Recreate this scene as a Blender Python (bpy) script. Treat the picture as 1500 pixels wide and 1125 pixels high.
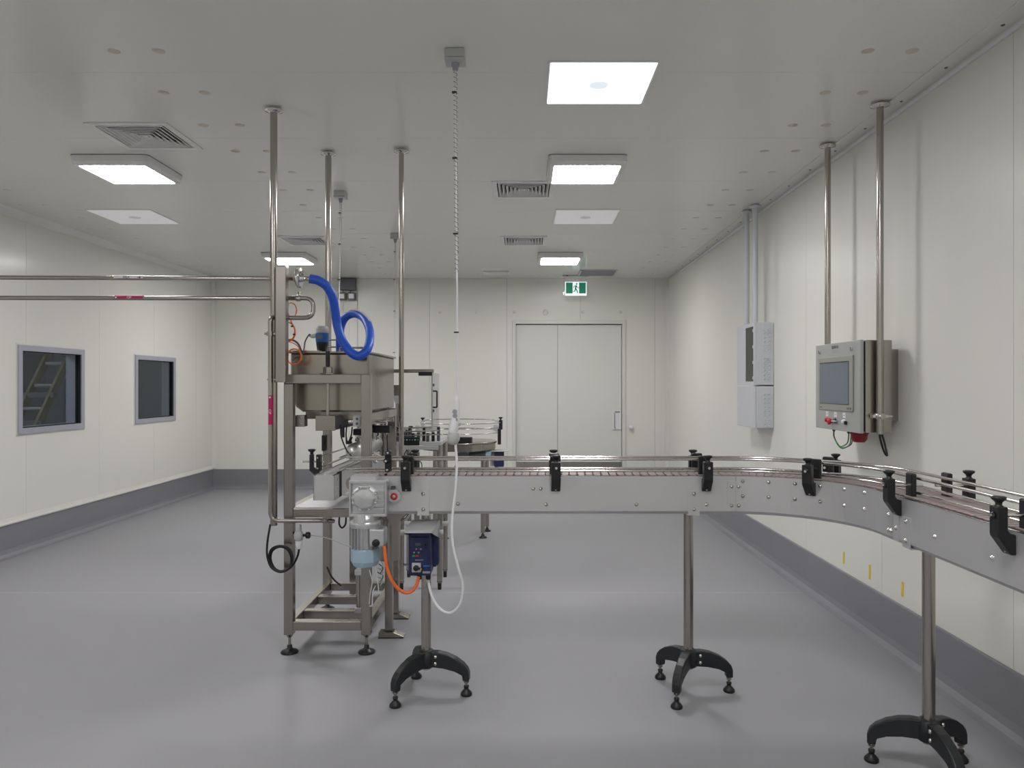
import bpy, math, random
from mathutils import Vector, Matrix
random.seed(7)
for o in list(bpy.data.objects): bpy.data.objects.remove(o, do_unlink=True)
scene = bpy.context.scene
COL = scene.collection
PI = math.pi
# ------------------------------------------------------------------ camera
F, CX, CY, EYE = 1085.0, 767.0, 564.0, 1.5          # focal length and principal point for a 1500 x 1125 frame
cam_d = bpy.data.cameras.new('camera'); cam = bpy.data.objects.new('camera', cam_d); COL.objects.link(cam)
cam.location = (0, 0, EYE); cam.rotation_euler = (PI/2, 0, 0)
cam_d.sensor_width = 36; cam_d.lens = F/1500*36
cam_d.shift_x = -(CX-750)/1500; cam_d.shift_y = (CY-562.5)/1500
cam_d.clip_start = 0.05
scene.camera = cam
# ------------------------------------------------------------------ world, exposure
w = bpy.data.worlds.new('world'); scene.world = w; w.use_nodes = True
w.node_tree.nodes['Background'].inputs[0].default_value = (0.6, 0.65, 0.7, 1)
w.node_tree.nodes['Background'].inputs[1].default_value = 0.05
vs = scene.view_settings
vs.view_transform = 'Standard'; vs.look = 'None'; vs.gamma = 1; vs.use_curve_mapping = False
vs.exposure = 0.0
LAMP = 49.0            # strength of the lit ceiling lamps
# ------------------------------------------------------------------ materials
def lin(c):
    c = c/255.0
    return c/12.92 if c <= 0.04045 else ((c+0.055)/1.055)**2.4
def rgb(r, g, b): return (lin(r), lin(g), lin(b), 1)
MATS = {}
def mat(name, col, rough=0.5, metal=0.0, var=0.06, scale=12.0, stretch=(1, 1, 1), bump=0.0, bscale=60.0, rvar=0.0,
        emis=0.0, ecol=None, spec=0.5, coat=0.0, crough=0.1, aniso=0.0):
    m = bpy.data.materials.new(name); m.use_nodes = True; MATS[name] = m
    nt = m.node_tree; N = nt.nodes; L = nt.links; b = N['Principled BSDF']
    tc = N.new('ShaderNodeTexCoord'); mp = N.new('ShaderNodeMapping'); mp.inputs['Scale'].default_value = stretch
    L.new(tc.outputs['Object'], mp.inputs['Vector'])
    nz = N.new('ShaderNodeTexNoise'); nz.inputs['Scale'].default_value = scale; nz.inputs['Detail'].default_value = 5
    L.new(mp.outputs['Vector'], nz.inputs['Vector'])
    mx = N.new('ShaderNodeMix'); mx.data_type = 'RGBA'
    mx.inputs['A'].default_value = tuple(max(0, c*(1-var)) for c in col[:3])+(1,)
    mx.inputs['B'].default_value = tuple(min(1, c*(1+var)) for c in col[:3])+(1,)
    L.new(nz.outputs['Fac'], mx.inputs['Factor']); L.new(mx.outputs['Result'], b.inputs['Base Color'])
    b.inputs['Roughness'].default_value = rough; b.inputs['Metallic'].default_value = metal
    b.inputs['Specular IOR Level'].default_value = spec
    b.inputs['Coat Weight'].default_value = coat; b.inputs['Coat Roughness'].default_value = crough
    if aniso: b.inputs['Anisotropic'].default_value = aniso
    if rvar:
        mr = N.new('ShaderNodeMapRange'); mr.inputs['To Min'].default_value = max(0.02, rough-rvar); mr.inputs['To Max'].default_value = rough+rvar
        L.new(nz.outputs['Fac'], mr.inputs['Value']); L.new(mr.outputs['Result'], b.inputs['Roughness'])
    if bump:
        n2 = N.new('ShaderNodeTexNoise'); n2.inputs['Scale'].default_value = bscale; n2.inputs['Detail'].default_value = 3
        L.new(mp.outputs['Vector'], n2.inputs['Vector'])
        bp = N.new('ShaderNodeBump'); bp.inputs['Strength'].default_value = bump; bp.inputs['Distance'].default_value = 0.01
        L.new(n2.outputs['Fac'], bp.inputs['Height']); L.new(bp.outputs['Normal'], b.inputs['Normal'])
    if emis:
        b.inputs['Emission Color'].default_value = ecol or col; b.inputs['Emission Strength'].default_value = emis
    return m
def glassmat(name, tint, refl_rough=0.02, ior=1.45):
    m = bpy.data.materials.new(name); m.use_nodes = True; MATS[name] = m
    nt = m.node_tree; N = nt.nodes; L = nt.links; N.remove(N['Principled BSDF'])
    out = N['Material Output']; tr = N.new('ShaderNodeBsdfTransparent'); gl = N.new('ShaderNodeBsdfGlossy'); fr = N.new('ShaderNodeMath'); lw = N.new('ShaderNodeLayerWeight'); lw.inputs[0].default_value = 0.5; pw = N.new('ShaderNodeMath'); pw.operation = 'POWER'; pw.inputs[1].default_value = 4.5; fr.operation = 'MULTIPLY_ADD'; fr.inputs[1].default_value = 0.95; fr.inputs[2].default_value = 0.04*(ior-1)/0.45; L.new(lw.outputs['Facing'], pw.inputs[0]); L.new(pw.outputs[0], fr.inputs[0]); mx = N.new('ShaderNodeMixShader')
    tr.inputs[0].default_value = tint; gl.inputs['Roughness'].default_value = refl_rough; fr.use_clamp = True
    L.new(fr.outputs[0], mx.inputs[0]); L.new(tr.outputs[0], mx.inputs[1]); L.new(gl.outputs[0], mx.inputs[2]); L.new(mx.outputs[0], out.inputs[0])
    return m
mat('wall', rgb(231, 231, 223), 0.17, var=0.012, scale=1.2, bump=0.008, bscale=5, stretch=(1, 1, 0.35), spec=0.07)
mat('wall_streaky', rgb(231, 231, 223), 0.33, var=0.012, scale=1.2, bump=0.01, bscale=7, stretch=(1, 1, 0.12), spec=0.1)
mat('ceil', rgb(232, 232, 227), 0.16, var=0.015, scale=1.0, bump=0.005, bscale=4, spec=0.15)
mat('joint', rgb(150, 150, 146), 0.7)
mat('floor', rgb(155, 155, 159), 0.5, var=0.05, scale=2.5, bump=0.08, bscale=140, rvar=0.05, spec=0.35)
mat('skirting', rgb(134, 134, 140), 0.38, var=0.05, scale=4, bump=0.03, bscale=60)
mat('white_trim', rgb(222, 222, 214), 0.35, var=0.02)
mat('white_door', rgb(222, 223, 216), 0.25, var=0.015, scale=2, bump=0.008, bscale=5, spec=0.15)
mat('white_metal', rgb(232, 231, 231), 0.38, var=0.02)
mat('white_plastic', rgb(232, 232, 234), 0.35, var=0.02)
mat('cabinet', rgb(208, 211, 216), 0.4, var=0.02)
mat('grey_plastic', rgb(150, 152, 158), 0.42, var=0.03)
mat('light_grey', rgb(188, 190, 190), 0.42, var=0.03)
mat('dark_grey', rgb(84, 86, 90), 0.45, var=0.05)
mat('box_grey', rgb(104, 106, 112), 0.45, var=0.04)
mat('black', rgb(22, 23, 25), 0.38, var=0.15, bump=0.02, bscale=300)
mat('black_casting', rgb(30, 33, 36), 0.42, var=0.12, bump=0.05, bscale=160)
mat('rubber', rgb(14, 14, 15), 0.7, var=0.2)
mat('void', rgb(10, 10, 11), 0.9, var=0.1)
mat('steel', rgb(172, 168, 161), 0.2, 1.0, var=0.05, scale=14, stretch=(1, 1, 0.15), rvar=0.03)
mat('steel_bright', rgb(214, 212, 208), 0.15, 1.0, var=0.04, scale=8)
mat('steel_plate', rgb(202, 202, 203), 0.42, 0.6, var=0.05, scale=3, stretch=(1, 1, 3), rvar=0.05)
mat('steel_frame', rgb(160, 156, 149), 0.26, 1.0, var=0.06, scale=7, stretch=(1, 1, 0.3), rvar=0.04)
mat('steel_tank', rgb(154, 149, 140), 0.24, 1.0, var=0.2, scale=4, rvar=0.06)
mat('steel_satin', rgb(226, 226, 224), 0.34, 0.75, var=0.04, scale=10)
mat('aluminium', rgb(205, 206, 208), 0.36, 0.8, var=0.06, scale=30, bump=0.06, bscale=90)
mat('alu_frame', rgb(176, 177, 190), 0.45, 0.25, var=0.02)
mat('chain', rgb(168, 154, 152), 0.45, 0.25, var=0.12, scale=40)
mat('blue_hose', rgb(28, 86, 200), 0.4, var=0.1, scale=30)
mat('blue_sensor', rgb(40, 110, 200), 0.35, var=0.05)
mat('drive_blue', rgb(31, 39, 80), 0.4, var=0.08, scale=20)
mat('fan_cover', rgb(158, 184, 200), 0.42, var=0.03)
mat('orange', rgb(236, 116, 44), 0.45, var=0.06)
mat('cable_orange', rgb(232, 112, 46), 0.5, var=0.05)
mat('magenta', rgb(186, 22, 92), 0.5, var=0.03)
mat('red', rgb(200, 32, 34), 0.4, var=0.04)
mat('dark_red', rgb(140, 24, 30), 0.4, var=0.05)
mat('green', rgb(40, 140, 84), 0.5, var=0.04)
mat('green_cable', rgb(40, 130, 60), 0.5, var=0.3, scale=60)
mat('yellow', rgb(232, 206, 40), 0.6, var=0.06)
mat('putty', rgb(206, 198, 186), 0.6, var=0.08, scale=60)
mat('hmi_face', rgb(176, 178, 176), 0.4, 0.3, var=0.03)
mat('bezel', rgb(158, 159, 150), 0.45, 0.2, var=0.03)
mat('screen', rgb(104, 116, 128), 0.16, var=0.03, scale=2)
mat('lcd', rgb(74, 86, 92), 0.3)
mat('ladder', rgb(112, 106, 76), 0.6, var=0.1)
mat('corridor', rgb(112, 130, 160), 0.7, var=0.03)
mat('lamp_on', rgb(255, 255, 255), 0.5, var=0, emis=LAMP, ecol=(1.0, 0.975, 0.985, 1))
mat('panel_on', rgb(240, 246, 250), 0.5, var=0, emis=1.8, ecol=(0.86, 0.97, 1.0, 1))
mat('panel_disc_on', rgb(200, 215, 225), 0.5, var=0, emis=0.7, ecol=(0.86, 0.95, 1.0, 1))
mat('panel_idle', rgb(236, 234, 236), 0.5, var=0.0, emis=0.2, ecol=(1, 0.98, 1, 1))
mat('panel_disc_idle', rgb(205, 204, 206), 0.5, var=0.0, emis=0.13, ecol=(1, 0.98, 1, 1))
mat('exit_green', rgb(20, 140, 105), 0.5, var=0.06, emis=0.22, ecol=rgb(20, 150, 112))
mat('exit_white', rgb(240, 246, 250), 0.5, var=0.0, emis=0.75, ecol=(0.93, 0.97, 1, 1))
mat('added_corridor_glow', rgb(240, 240, 240), 0.5, var=0, emis=48.0, ecol=(0.9, 0.96, 1, 1))  # glow of the lamp added behind the left windows
glassmat('glass', (0.66, 0.70, 0.72, 1))
glassmat('clear', (0.985, 0.985, 0.985, 1), 0.05, 1.2)
glassmat('smoked', (0.10, 0.11, 0.12, 1), 0.05)
# ------------------------------------------------------------------ mesh helpers
def P(px, py, Y):                     # a point of the place seen at pixel (px, py), Y metres into the room
    return Vector(((px-CX)*Y/F, Y, EYE-(py-CY)*Y/F))
def frame_of(d):
    d = d.normalized(); a = Vector((0, 0, 1)) if abs(d.z) < 0.9 else Vector((1, 0, 0))
    u = d.cross(a).normalized(); v = d.cross(u).normalized()
    return u, v
class MB:
    def __init__(s): s.v = []; s.f = []; s.s = []
    def add(s, vs, fs, sm=False):
        o = len(s.v); s.v += [Vector(p) for p in vs]
        for f in fs: s.f.append(tuple(i+o for i in f)); s.s.append(sm)
        return s
    def bx(s, x0, x1, y0, y1, z0, z1, M=None):
        vs = [Vector(p) for p in ((x0,y0,z0),(x1,y0,z0),(x1,y1,z0),(x0,y1,z0),(x0,y0,z1),(x1,y0,z1),(x1,y1,z1),(x0,y1,z1))]
        if M: vs = [M @ p for p in vs]
        return s.add(vs, [(3,2,1,0),(4,5,6,7),(0,1,5,4),(1,2,6,5),(2,3,7,6),(3,0,4,7)])
    def box(s, c, d, M=None):
        c = Vector(c); h = Vector(d)/2
        if M: return s.bx(-h.x, h.x, -h.y, h.y, -h.z, h.z, Matrix.Translation(c) @ M.to_4x4())
        return s.bx(c.x-h.x, c.x+h.x, c.y-h.y, c.y+h.y, c.z-h.z, c.z+h.z)
    def cyl(s, p0, p1, r0, r1=None, n=16, cap=True):
        p0 = Vector(p0); p1 = Vector(p1); r1 = r0 if r1 is None else r1
        u, v = frame_of(p1-p0); vs = []
        for p, r in ((p0, r0), (p1, r1)):
            for i in range(n):
                a = 2*PI*i/n; vs.append(p+(u*math.cos(a)+v*math.sin(a))*r)
        s.add(vs, [(i, (i+1) % n, n+(i+1) % n, n+i) for i in range(n)], True)
        if cap:
            s.add(vs[:n], [tuple(range(n-1, -1, -1))]); s.add(vs[n:], [tuple(range(n))])
        return s
    def lathe(s, c, prof, axis=(0, 0, 1), n=20):
        c = Vector(c); ax = Vector(axis).normalized(); u, v = frame_of(ax); vs = []
        for r, h in prof:
            for i in range(n):
                a = 2*PI*i/n; vs.append(c+ax*h+(u*math.cos(a)+v*math.sin(a))*max(r, 1e-5))
        fs = [(k*n+i, k*n+(i+1) % n, (k+1)*n+(i+1) % n, (k+1)*n+i) for k in range(len(prof)-1) for i in range(n)]
        s.add(vs, fs, n > 10); s.add(vs[:n], [tuple(range(n-1, -1, -1))]); s.add(vs[-n:], [tuple(range(n))])
        return s
    def tube(s, pts, r, n=10, closed=False, rad=None):
        pts = [Vector(p) for p in pts]; m = len(pts); vs = []; u = None
        for i, p in enumerate(pts):
            if closed: d = pts[(i+1) % m]-pts[i-1]
            else: d = pts[min(i+1, m-1)]-pts[max(i-1, 0)]
            if d.length < 1e-9: d = Vector((0, 0, 1))
            d.normalize()
            if u is None: u = frame_of(d)[0]
            u = (u-d*u.dot(d))
            u = frame_of(d)[0] if u.length < 1e-6 else u.normalized()
            v = d.cross(u); rr = rad[i] if rad else r
            for k in range(n):
                a = 2*PI*k/n; vs.append(p+(u*math.cos(a)+v*math.sin(a))*rr)
        R = range(m if closed else m-1)
        s.add(vs, [(i*n+k, i*n+(k+1) % n, ((i+1) % m)*n+(k+1) % n, ((i+1) % m)*n+k) for i in R for k in range(n)], True)
        if not closed:
            s.add(vs[:n], [tuple(range(n-1, -1, -1))]); s.add(vs[-n:], [tuple(range(n))])
        return s
    def prism(s, poly, z0, z1, M=None):         # polygon in local xy, extruded along local z
        n = len(poly); vs = [Vector((x, y, z)) for z in (z0, z1) for x, y in poly]
        if M: vs = [M @ p for p in vs]
        return s.add(vs, [tuple(range(n-1, -1, -1)), tuple(range(n, 2*n))]+[(i, (i+1) % n, n+(i+1) % n, n+i) for i in range(n)])
    def build(s, name, m, parent=None, origin=None, bevel=0.0, seg=2):
        org = Vector(parent['_o']) if parent is not None else Vector(origin if origin is not None else s.base())
        me = bpy.data.meshes.new(name); me.from_pydata([p-org for p in s.v], [], s.f)
        me.polygons.foreach_set('use_smooth', s.s)
        me.materials.append(MATS[m] if isinstance(m, str) else m)
        me.validate(); me.update()
        import bmesh
        bm = bmesh.new(); bm.from_mesh(me); bmesh.ops.recalc_face_normals(bm, faces=bm.faces); bm.to_mesh(me); bm.free()
        o = bpy.data.objects.new(name, me); COL.objects.link(o)
        if parent is not None: o.parent = parent
        else: o.location = org
        o['_o'] = tuple(org)
        if bevel:
            md = o.modifiers.new('bevel', 'BEVEL'); md.width = bevel; md.segments = seg; md.limit_method = 'ANGLE'; md.angle_limit = 0.7
        return o
    def base(s):
        xs = [p.x for p in s.v]; ys = [p.y for p in s.v]; zs = [p.z for p in s.v]
        return ((min(xs)+max(xs))/2, (min(ys)+max(ys))/2, min(zs))
def tag(o, label, cat, group=None):
    o['label'] = label; o['category'] = cat
    if group: o['group'] = group
    return o
def thing(name, label, cat, loc=(0, 0, 0), group=None):
    o = bpy.data.objects.new(name, None); COL.objects.link(o); o.location = loc; o.empty_display_size = 0.1; o['_o'] = tuple(loc)
    return tag(o, label, cat, group)
def struct(o): o['kind'] = 'structure'; return o
def inst(src, name, parent, loc, rotz=0.0):     # a part that shares the mesh of another part; loc in the place's coordinates
    o = bpy.data.objects.new(name, src.data); COL.objects.link(o); o.parent = parent
    o.location = Vector(loc)-Vector(parent['_o']); o.rotation_euler = (0, 0, rotz); o['_o'] = tuple(loc)
    for md in src.modifiers:
        if md.type == 'BEVEL':
            q = o.modifiers.new('bevel', 'BEVEL'); q.width = md.width; q.segments = md.segments; q.limit_method = 'ANGLE'; q.angle_limit = 0.7
    return o
def local_mesh(mb, name, m, parent, loc, rotz=0.0, bevel=0.0):   # mesh given in its own frame, then placed
    o = mb.build(name, m, None, (0, 0, 0), bevel); o.parent = parent
    o.location = Vector(loc)-Vector(parent['_o']); o.rotation_euler = (0, 0, rotz); o['_o'] = tuple(loc)
    return o
def fillet(pts, r, k=7):
    pts = [Vector(p) for p in pts]; out = [pts[0]]
    for a, b, c in zip(pts, pts[1:], pts[2:]):
        d0 = (a-b); d1 = (c-b); rr = min(r, d0.length*0.49, d1.length*0.49)
        p = b+d0.normalized()*rr; q = b+d1.normalized()*rr
        for i in range(k+1):
            t = i/k; out.append(p*(1-t)**2+b*2*t*(1-t)+q*t*t)
    return out+[pts[-1]]
def spline(pts, k=10):
    pts = [Vector(p) for p in pts]; q = [pts[0]*2-pts[1]]+pts+[pts[-1]*2-pts[-2]]; out = []
    for i in range(1, len(q)-2):
        a, b, c, d = q[i-1:i+3]
        for j in range(k):
            t = j/k; out.append(0.5*((2*b)+(c-a)*t+(2*a-5*b+4*c-d)*t*t+(3*b-a-3*c+d)*t**3))
    return out+[pts[-1]]
def cut_rects(u0, u1, v0, v1, holes):           # a rectangle minus rectangular holes, as rectangles
    hs = [(max(a, u0), min(b, u1), max(c, v0), min(d, v1)) for a, b, c, d in holes if b > u0 and a < u1 and d > v0 and c < v1]
    us = sorted({u0, u1, *[h[0] for h in hs], *[h[1] for h in hs]}); out = []
    for a, b in zip(us, us[1:]):
        cuts = sorted((h[2], h[3]) for h in hs if h[0] <= a+1e-9 and h[1] >= b-1e-9); v = v0
        for c, d in cuts:
            if c > v+1e-6: out.append((a, b, v, c))
            v = max(v, d)
        if v < v1-1e-6: out.append((a, b, v, v1))
    return out
def lettering(txt, size, M, m, parent, name='lettering', thick=0.0006):
    cu = bpy.data.curves.new('t', 'FONT'); cu.body = txt; cu.size = size; cu.align_x = 'CENTER'; cu.align_y = 'CENTER'; cu.extrude = thick; cu.resolution_u = 3
    t = bpy.data.objects.new('t', cu); COL.objects.link(t); bpy.context.view_layer.update()
    me = bpy.data.meshes.new_from_object(t.evaluated_get(bpy.context.evaluated_depsgraph_get()))
    bpy.data.objects.remove(t, do_unlink=True)
    me.materials.clear(); me.materials.append(MATS[m]); me.transform(Matrix.Translation(-Vector(parent['_o'])) @ M)
    o = bpy.data.objects.new(name, me); COL.objects.link(o); o.parent = parent; o['_o'] = parent['_o']
    return o
def basis(o, x, y):            # 4x4 with local x, y axes given
    x = Vector(x).normalized(); y = Vector(y).normalized(); z = x.cross(y)
    return Matrix.Translation(Vector(o)) @ Matrix((x, y, z)).transposed().to_4x4()
# ------------------------------------------------------------------ the room
XL, XR, YB, YF, ZC = -4.5, 2.09, 10.71, -3.6, 3.04
GAP = 0.003
WIN = [(6.58, 7.57, 1.06, 1.86), (8.566, 9.555, 1.05, 1.85)]
VENT = [(-2.58, 4.34), (-0.245, 5.59), (-0.245, 7.66), (-2.56, 7.66)]; VS = 0.49
# floor: two poured slabs with a sealed joint between them
floor = struct(MB().bx(XL-0.1, XR+0.1, YF-0.1, YB+0.1, -0.12, -0.004).build('floor', 'joint', None, (0, 0, 0)))
JY = 5.352
MB().bx(XL, XR, YF, JY-0.002, -0.02, 0).build('floor_slab', 'floor', floor)
MB().bx(XL, XR, JY+0.002, YB, -0.02, 0).build('floor_slab', 'floor', floor)
MB().bx(XL, XR, JY-0.004, JY+0.004, -0.004, 0.0006).build('joint_seal', 'light_grey', floor)
# ceiling: wide panels across the room
holes_c = [(x+0.02, x+VS-0.02, y+0.02, y+VS-0.02) for x, y in VENT]
mb = MB()
for a, b, c, d in cut_rects(XL-0.1, XR+0.1, YF-0.1, YB+0.1, holes_c): mb.bx(a, b, c, d, ZC+0.03, ZC+0.1)
ceiling = struct(mb.build('ceiling', 'joint', None, (0, 0, ZC)))
seams = [3.648+0.972*k for k in range(-8, 9)]; edges = [YF]+[s for s in seams if YF+0.2 < s < YB-0.2]+[YB]
for a, b in zip(edges, edges[1:]):
    mb = MB()
    for u0, u1, v0, v1 in cut_rects(XL, XR, a+GAP/2, b-GAP/2, holes_c): mb.bx(u0, u1, v0, v1, ZC, ZC+0.04)
    mb.build('ceiling_panel', 'ceil', ceiling)
cap = None
for xs in ((-1.89, -1.68), (1.59, 1.79), (-4.28, -4.08)):
    for k in range(-2, 15):
        for x in xs:
            y = 3.415+0.487*k; x += random.uniform(-0.008, 0.008)
            if any(vx-0.03 < x < vx+VS+0.03 and vy-0.03 < y < vy+VS+0.03 for vx, vy in VENT): continue
            if cap is None:
                cap = local_mesh(MB().lathe((0, 0, 0), [(0.004, -0.0035), (0.02, -0.003), (0.029, -0.0006), (0.03, 0.001)], n=14), 'cover_cap', 'putty', ceiling, (x, y, ZC))
            else: inst(cap, 'cover_cap', ceiling, (x, y, ZC))
# side walls, back wall, wall behind the camera
def wall(name, axis, pos, t0, t1, edges, holes, out, skin='wall'):
    """axis 'x': wall plane x = pos running along y; panel faces at pos, backing further out"""
    def slab(mb, u0, u1, v0, v1, d0, d1):
        a, b = sorted((pos+out*d0, pos+out*d1))
        if axis == 'x': mb.bx(a, b, u0, u1, v0, v1)
        else: mb.bx(u0, u1, a, b, v0, v1)
    mb = MB()
    for r in cut_rects(edges[0], edges[-1], 0.0, ZC, holes): slab(mb, *r, 0.09, 0.12)
    wl = struct(mb.build(name, 'joint', None, (0, 0, 0)))
    for a, b in zip(edges, edges[1:]):
        mb = MB()
        for r in cut_rects(a+GAP/2, b-GAP/2, 0.0, ZC, holes): slab(mb, *r, 0.0, 0.095)
        mb.build('wall_panel', skin, wl)
    return wl
def split(lo, hi, first, step):
    k = math.floor((lo-first)/step); e = [lo]
    while True:
        p = first+step*k; k += 1
        if p > hi-0.15: break
        if p > lo+0.15: e.append(p)
    return e+[hi]
wl = wall('wall_left', 'x', XL, 0, 0, split(YF, YB, 6.70, 1.16), WIN, -1)
wr = wall('wall_right', 'x', XR, 0, 0, split(YF, YB, 3.16, 1.16), [], 1, 'wall_streaky')
DX0, DX1, DZ = -0.118, 1.431, 2.39
wb = wall('wall_back', 'y', YB, 0, 0, [XL, -3.68, -2.52, -1.36, -0.24, 0.82, 1.90, XR], [(DX0, DX1, -0.01, DZ)], 1)
wf = wall('wall_front', 'y', YF, 0, 0, split(XL, XR, 0.3, 1.16), [], -1)
# cover caps and fittings on the back wall
for i, px in enumerate((644, 698, 753, 854, 909)):
    c = P(px, 457, YB); MB().lathe((c.x, YB, c.z), [(0.022, 0.0), (0.02, 0.004), (0.004, 0.006)], (0, -1, 0), 14).build('cover_cap', 'white_trim', wb)
c = P(799, 457.5, YB); r = MB().lathe((c.x, YB, c.z), [(0.045, 0.0), (0.042, 0.01), (0.03, 0.013), (0.028, 0.006), (0.004, 0.006)], (0, -1, 0), 20).build('vent_plug', 'white_trim', wb)
c = P(924, 626, YB); MB().lathe((c.x, YB, c.z), [(0.03, 0.0), (0.03, 0.012), (0.036, 0.03), (0.03, 0.05), (0.005, 0.058)], (0, -1, 0), 18).build('door_stop', 'white_plastic', wb)
# skirting with coved foot
HB = 0.285
prof = [(0, HB), (0.012, HB), (0.015, HB-0.006), (0.015, 0.07), (0.022, 0.035), (0.04, 0.012), (0.07, 0.0008), (0, 0.0008)]
def skirt(name, o, along, inward, length):
    M = basis(o, inward, (0, 0, 1)); n = Vector(inward).cross(Vector((0, 0, 1)))
    L = length if n.dot(Vector(along)) > 0 else -length
    mb = MB().prism(prof, min(0, L), max(0, L), M)
    return struct(mb.build(name, 'skirting', None, o))
skirt('baseboard_left', (XL, YF, 0), (0, 1, 0), (1, 0, 0), YB-YF)
skirt('baseboard_right', (XR, YF, 0), (0, 1, 0), (-1, 0, 0), YB-YF)
skirt('baseboard_back', (XL, YB, 0), (1, 0, 0), (0, -1, 0), DX0-0.06-XL)
skirt('baseboard_back_right', (DX1+0.06, YB, 0), (1, 0, 0), (0, -1, 0), XR-DX1-0.06)
skirt('baseboard_front', (XL, YF, 0), (1, 0, 0), (0, 1, 0), XR-XL)
struct(MB().prism([(0, HB), (0.024, HB), (0.026, HB+0.012), (0.016, HB+0.022), (0.006, HB+0.05), (0, HB+0.05)], YF-YB, 0, basis((XL, YF, 0), (1, 0, 0), (0, 0, 1))).build('trim_1', 'white_trim', None, (XL, YF, HB)))
# corner covers
struct(MB().prism([(0, 0), (0.05, 0), (0.042, 0.02), (0.02, 0.042), (0, 0.05)], HB+0.02, ZC-0.001, Matrix.Translation((XL, YB, 0)) @ Matrix.Scale(-1, 4, (0, 1, 0))).build('trim_2', 'white_trim', None, (XL, YB, HB)))
struct(MB().prism([(0, 0), (0.05, 0), (0.042, 0.02), (0.02, 0.042), (0, 0.05)], HB+0.02, ZC-0.001, Matrix.Translation((XR, YB, 0)) @ Matrix.Rotation(PI, 4, 'Z')).build('trim_3', 'white_trim', None, (XR, YB, HB)))
# angle strip along the right wall and ceiling, with its screws
t4 = struct(MB().bx(XR-0.105, XR, YF, YB, ZC-0.004, ZC).bx(XR-0.004, XR, YF, YB, ZC-0.022, ZC).build('trim_4', 'ceil', None, (XR, 0, ZC)))
MB().bx(XR-0.016, XR-0.0005, YF, YB, ZC-0.038, ZC-0.020).build('edge_bead', 'white_plastic', t4, bevel=0.004)
scr = None
for k in range(-4, 17):
    p = (XR-0.045, 3.585+0.425*k, ZC-0.004)
    if scr is None: scr = local_mesh(MB().lathe((0, 0, 0), [(0.002, -0.004), (0.007, -0.003), (0.009, 0)], n=8), 'screw', 'dark_grey', t4, p)
    else: inst(scr, 'screw', t4, p)
struct(MB().prism([(0, 0), (0.06, 0), (0.05, -0.02), (0.02, -0.05), (0, -0.06)], YF-YB, 0, basis((XL, YF, ZC), (1, 0, 0), (0, 0, 1))).build('trim_5', 'ceil', None, (XL, YF, ZC-0.06)))
# windows in the left wall
for i, (y0, y1, z0, z1) in enumerate(WIN):
    wd = bpy.data.objects.new('window_%d' % (i+1), None); COL.objects.link(wd); wd.location = (XL, y0, z0); wd['_o'] = (XL, y0, z0); struct(wd)
    def ring(m, x0, x1, o, wdt, name):
        mb = MB(); a, b, c, d = y0-o, y1+o, z0-o, z1+o
        mb.bx(x0, x1, a, a+wdt, c, d).bx(x0, x1, b-wdt, b, c, d).bx(x0, x1, a+wdt, b-wdt, c, c+wdt).bx(x0, x1, a+wdt, b-wdt, d-wdt, d)
        return mb.build(name, m, wd)
    ring('white_trim', XL-0.002, XL+0.004, 0.016, 0.03, 'flange')
    ring('alu_frame', XL-0.05, XL+0.016, 0.0, 0.052, 'window_frame')
    ring('rubber', XL-0.05, XL+0.004, -0.051, 0.007, 'gasket')
    ring('alu_frame', XL-0.14, XL-0.05, 0.0, 0.06, 'reveal')
    MB().bx(XL-0.022, XL-0.016, y0+0.045, y1-0.045, z0+0.045, z1-0.045).build('pane', 'glass', wd)
# the room behind the windows
cw = struct(MB().bx(-7.2, -7.1, 4.4, 11.0, 0, 3).build('wall_corridor', 'corridor'))
struct(MB().bx(-7.1, XL-0.15, 4.3, 4.4, 0, 3).build('wall_corridor_front', 'corridor'))
struct(MB().bx(-7.1, XL-0.15, 11.0, 11.1, 0, 3).build('wall_corridor_back', 'corridor'))
struct(MB().bx(-7.2, XL-0.13, 4.3, 11.1, -0.1, 0.0).build('floor_corridor', 'skirting'))
struct(MB().bx(-7.2, XL-0.13, 4.3, 11.1, 3.0, 3.1).build('ceiling_corridor', 'corridor'))
lo = thing('added_corridor_light', 'added unseen lamp brightening the room behind the left windows', 'light', (-5.9, 6.2, 2.95))  # unseen lamp, added so the room behind the windows isn't black
MB().bx(-6.2, -5.6, 5.9, 6.5, 2.95, 3.0).build('housing', 'white_metal', lo); MB().bx(-6.15, -5.65, 5.95, 6.45, 2.942, 2.95).build('diffuser', 'added_corridor_glow', lo)
ld = thing('ladder', 'yellowish leaning ladder seen dimly through the nearer left window', 'ladder', (-5.1, 7.2, 0))
dirv = Vector((0, 0.57, 0.78)).normalized(); b0 = Vector((0, 7.66-0.57*1.07/0.78, 0))
Lr = Matrix.Rotation(-math.atan2(0.57, 0.78), 3, 'X')
for x in (-5.27, -5.03):
    MB().box(b0+Vector((x, 0, 0))+dirv*1.5, (0.03, 0.10, 3.0), Lr).build('stile', 'ladder', ld, bevel=0.004)
for k in range(1, 10):
    p = b0+dirv*(0.3*k+0.05); MB().cyl((-5.27, p.y, p.z), (-5.03, p.y, p.z), 0.017, n=12).build('rung', 'grey_plastic', ld)
for k in (4.55, 5.75):
    p = b0+dirv*(0.3*k); MB().bx(-5.32, -4.98, p.y-0.05, p.y+0.03, p.z-0.03, p.z+0.03).build('bracket', 'dark_grey', ld, bevel=0.008)
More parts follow.
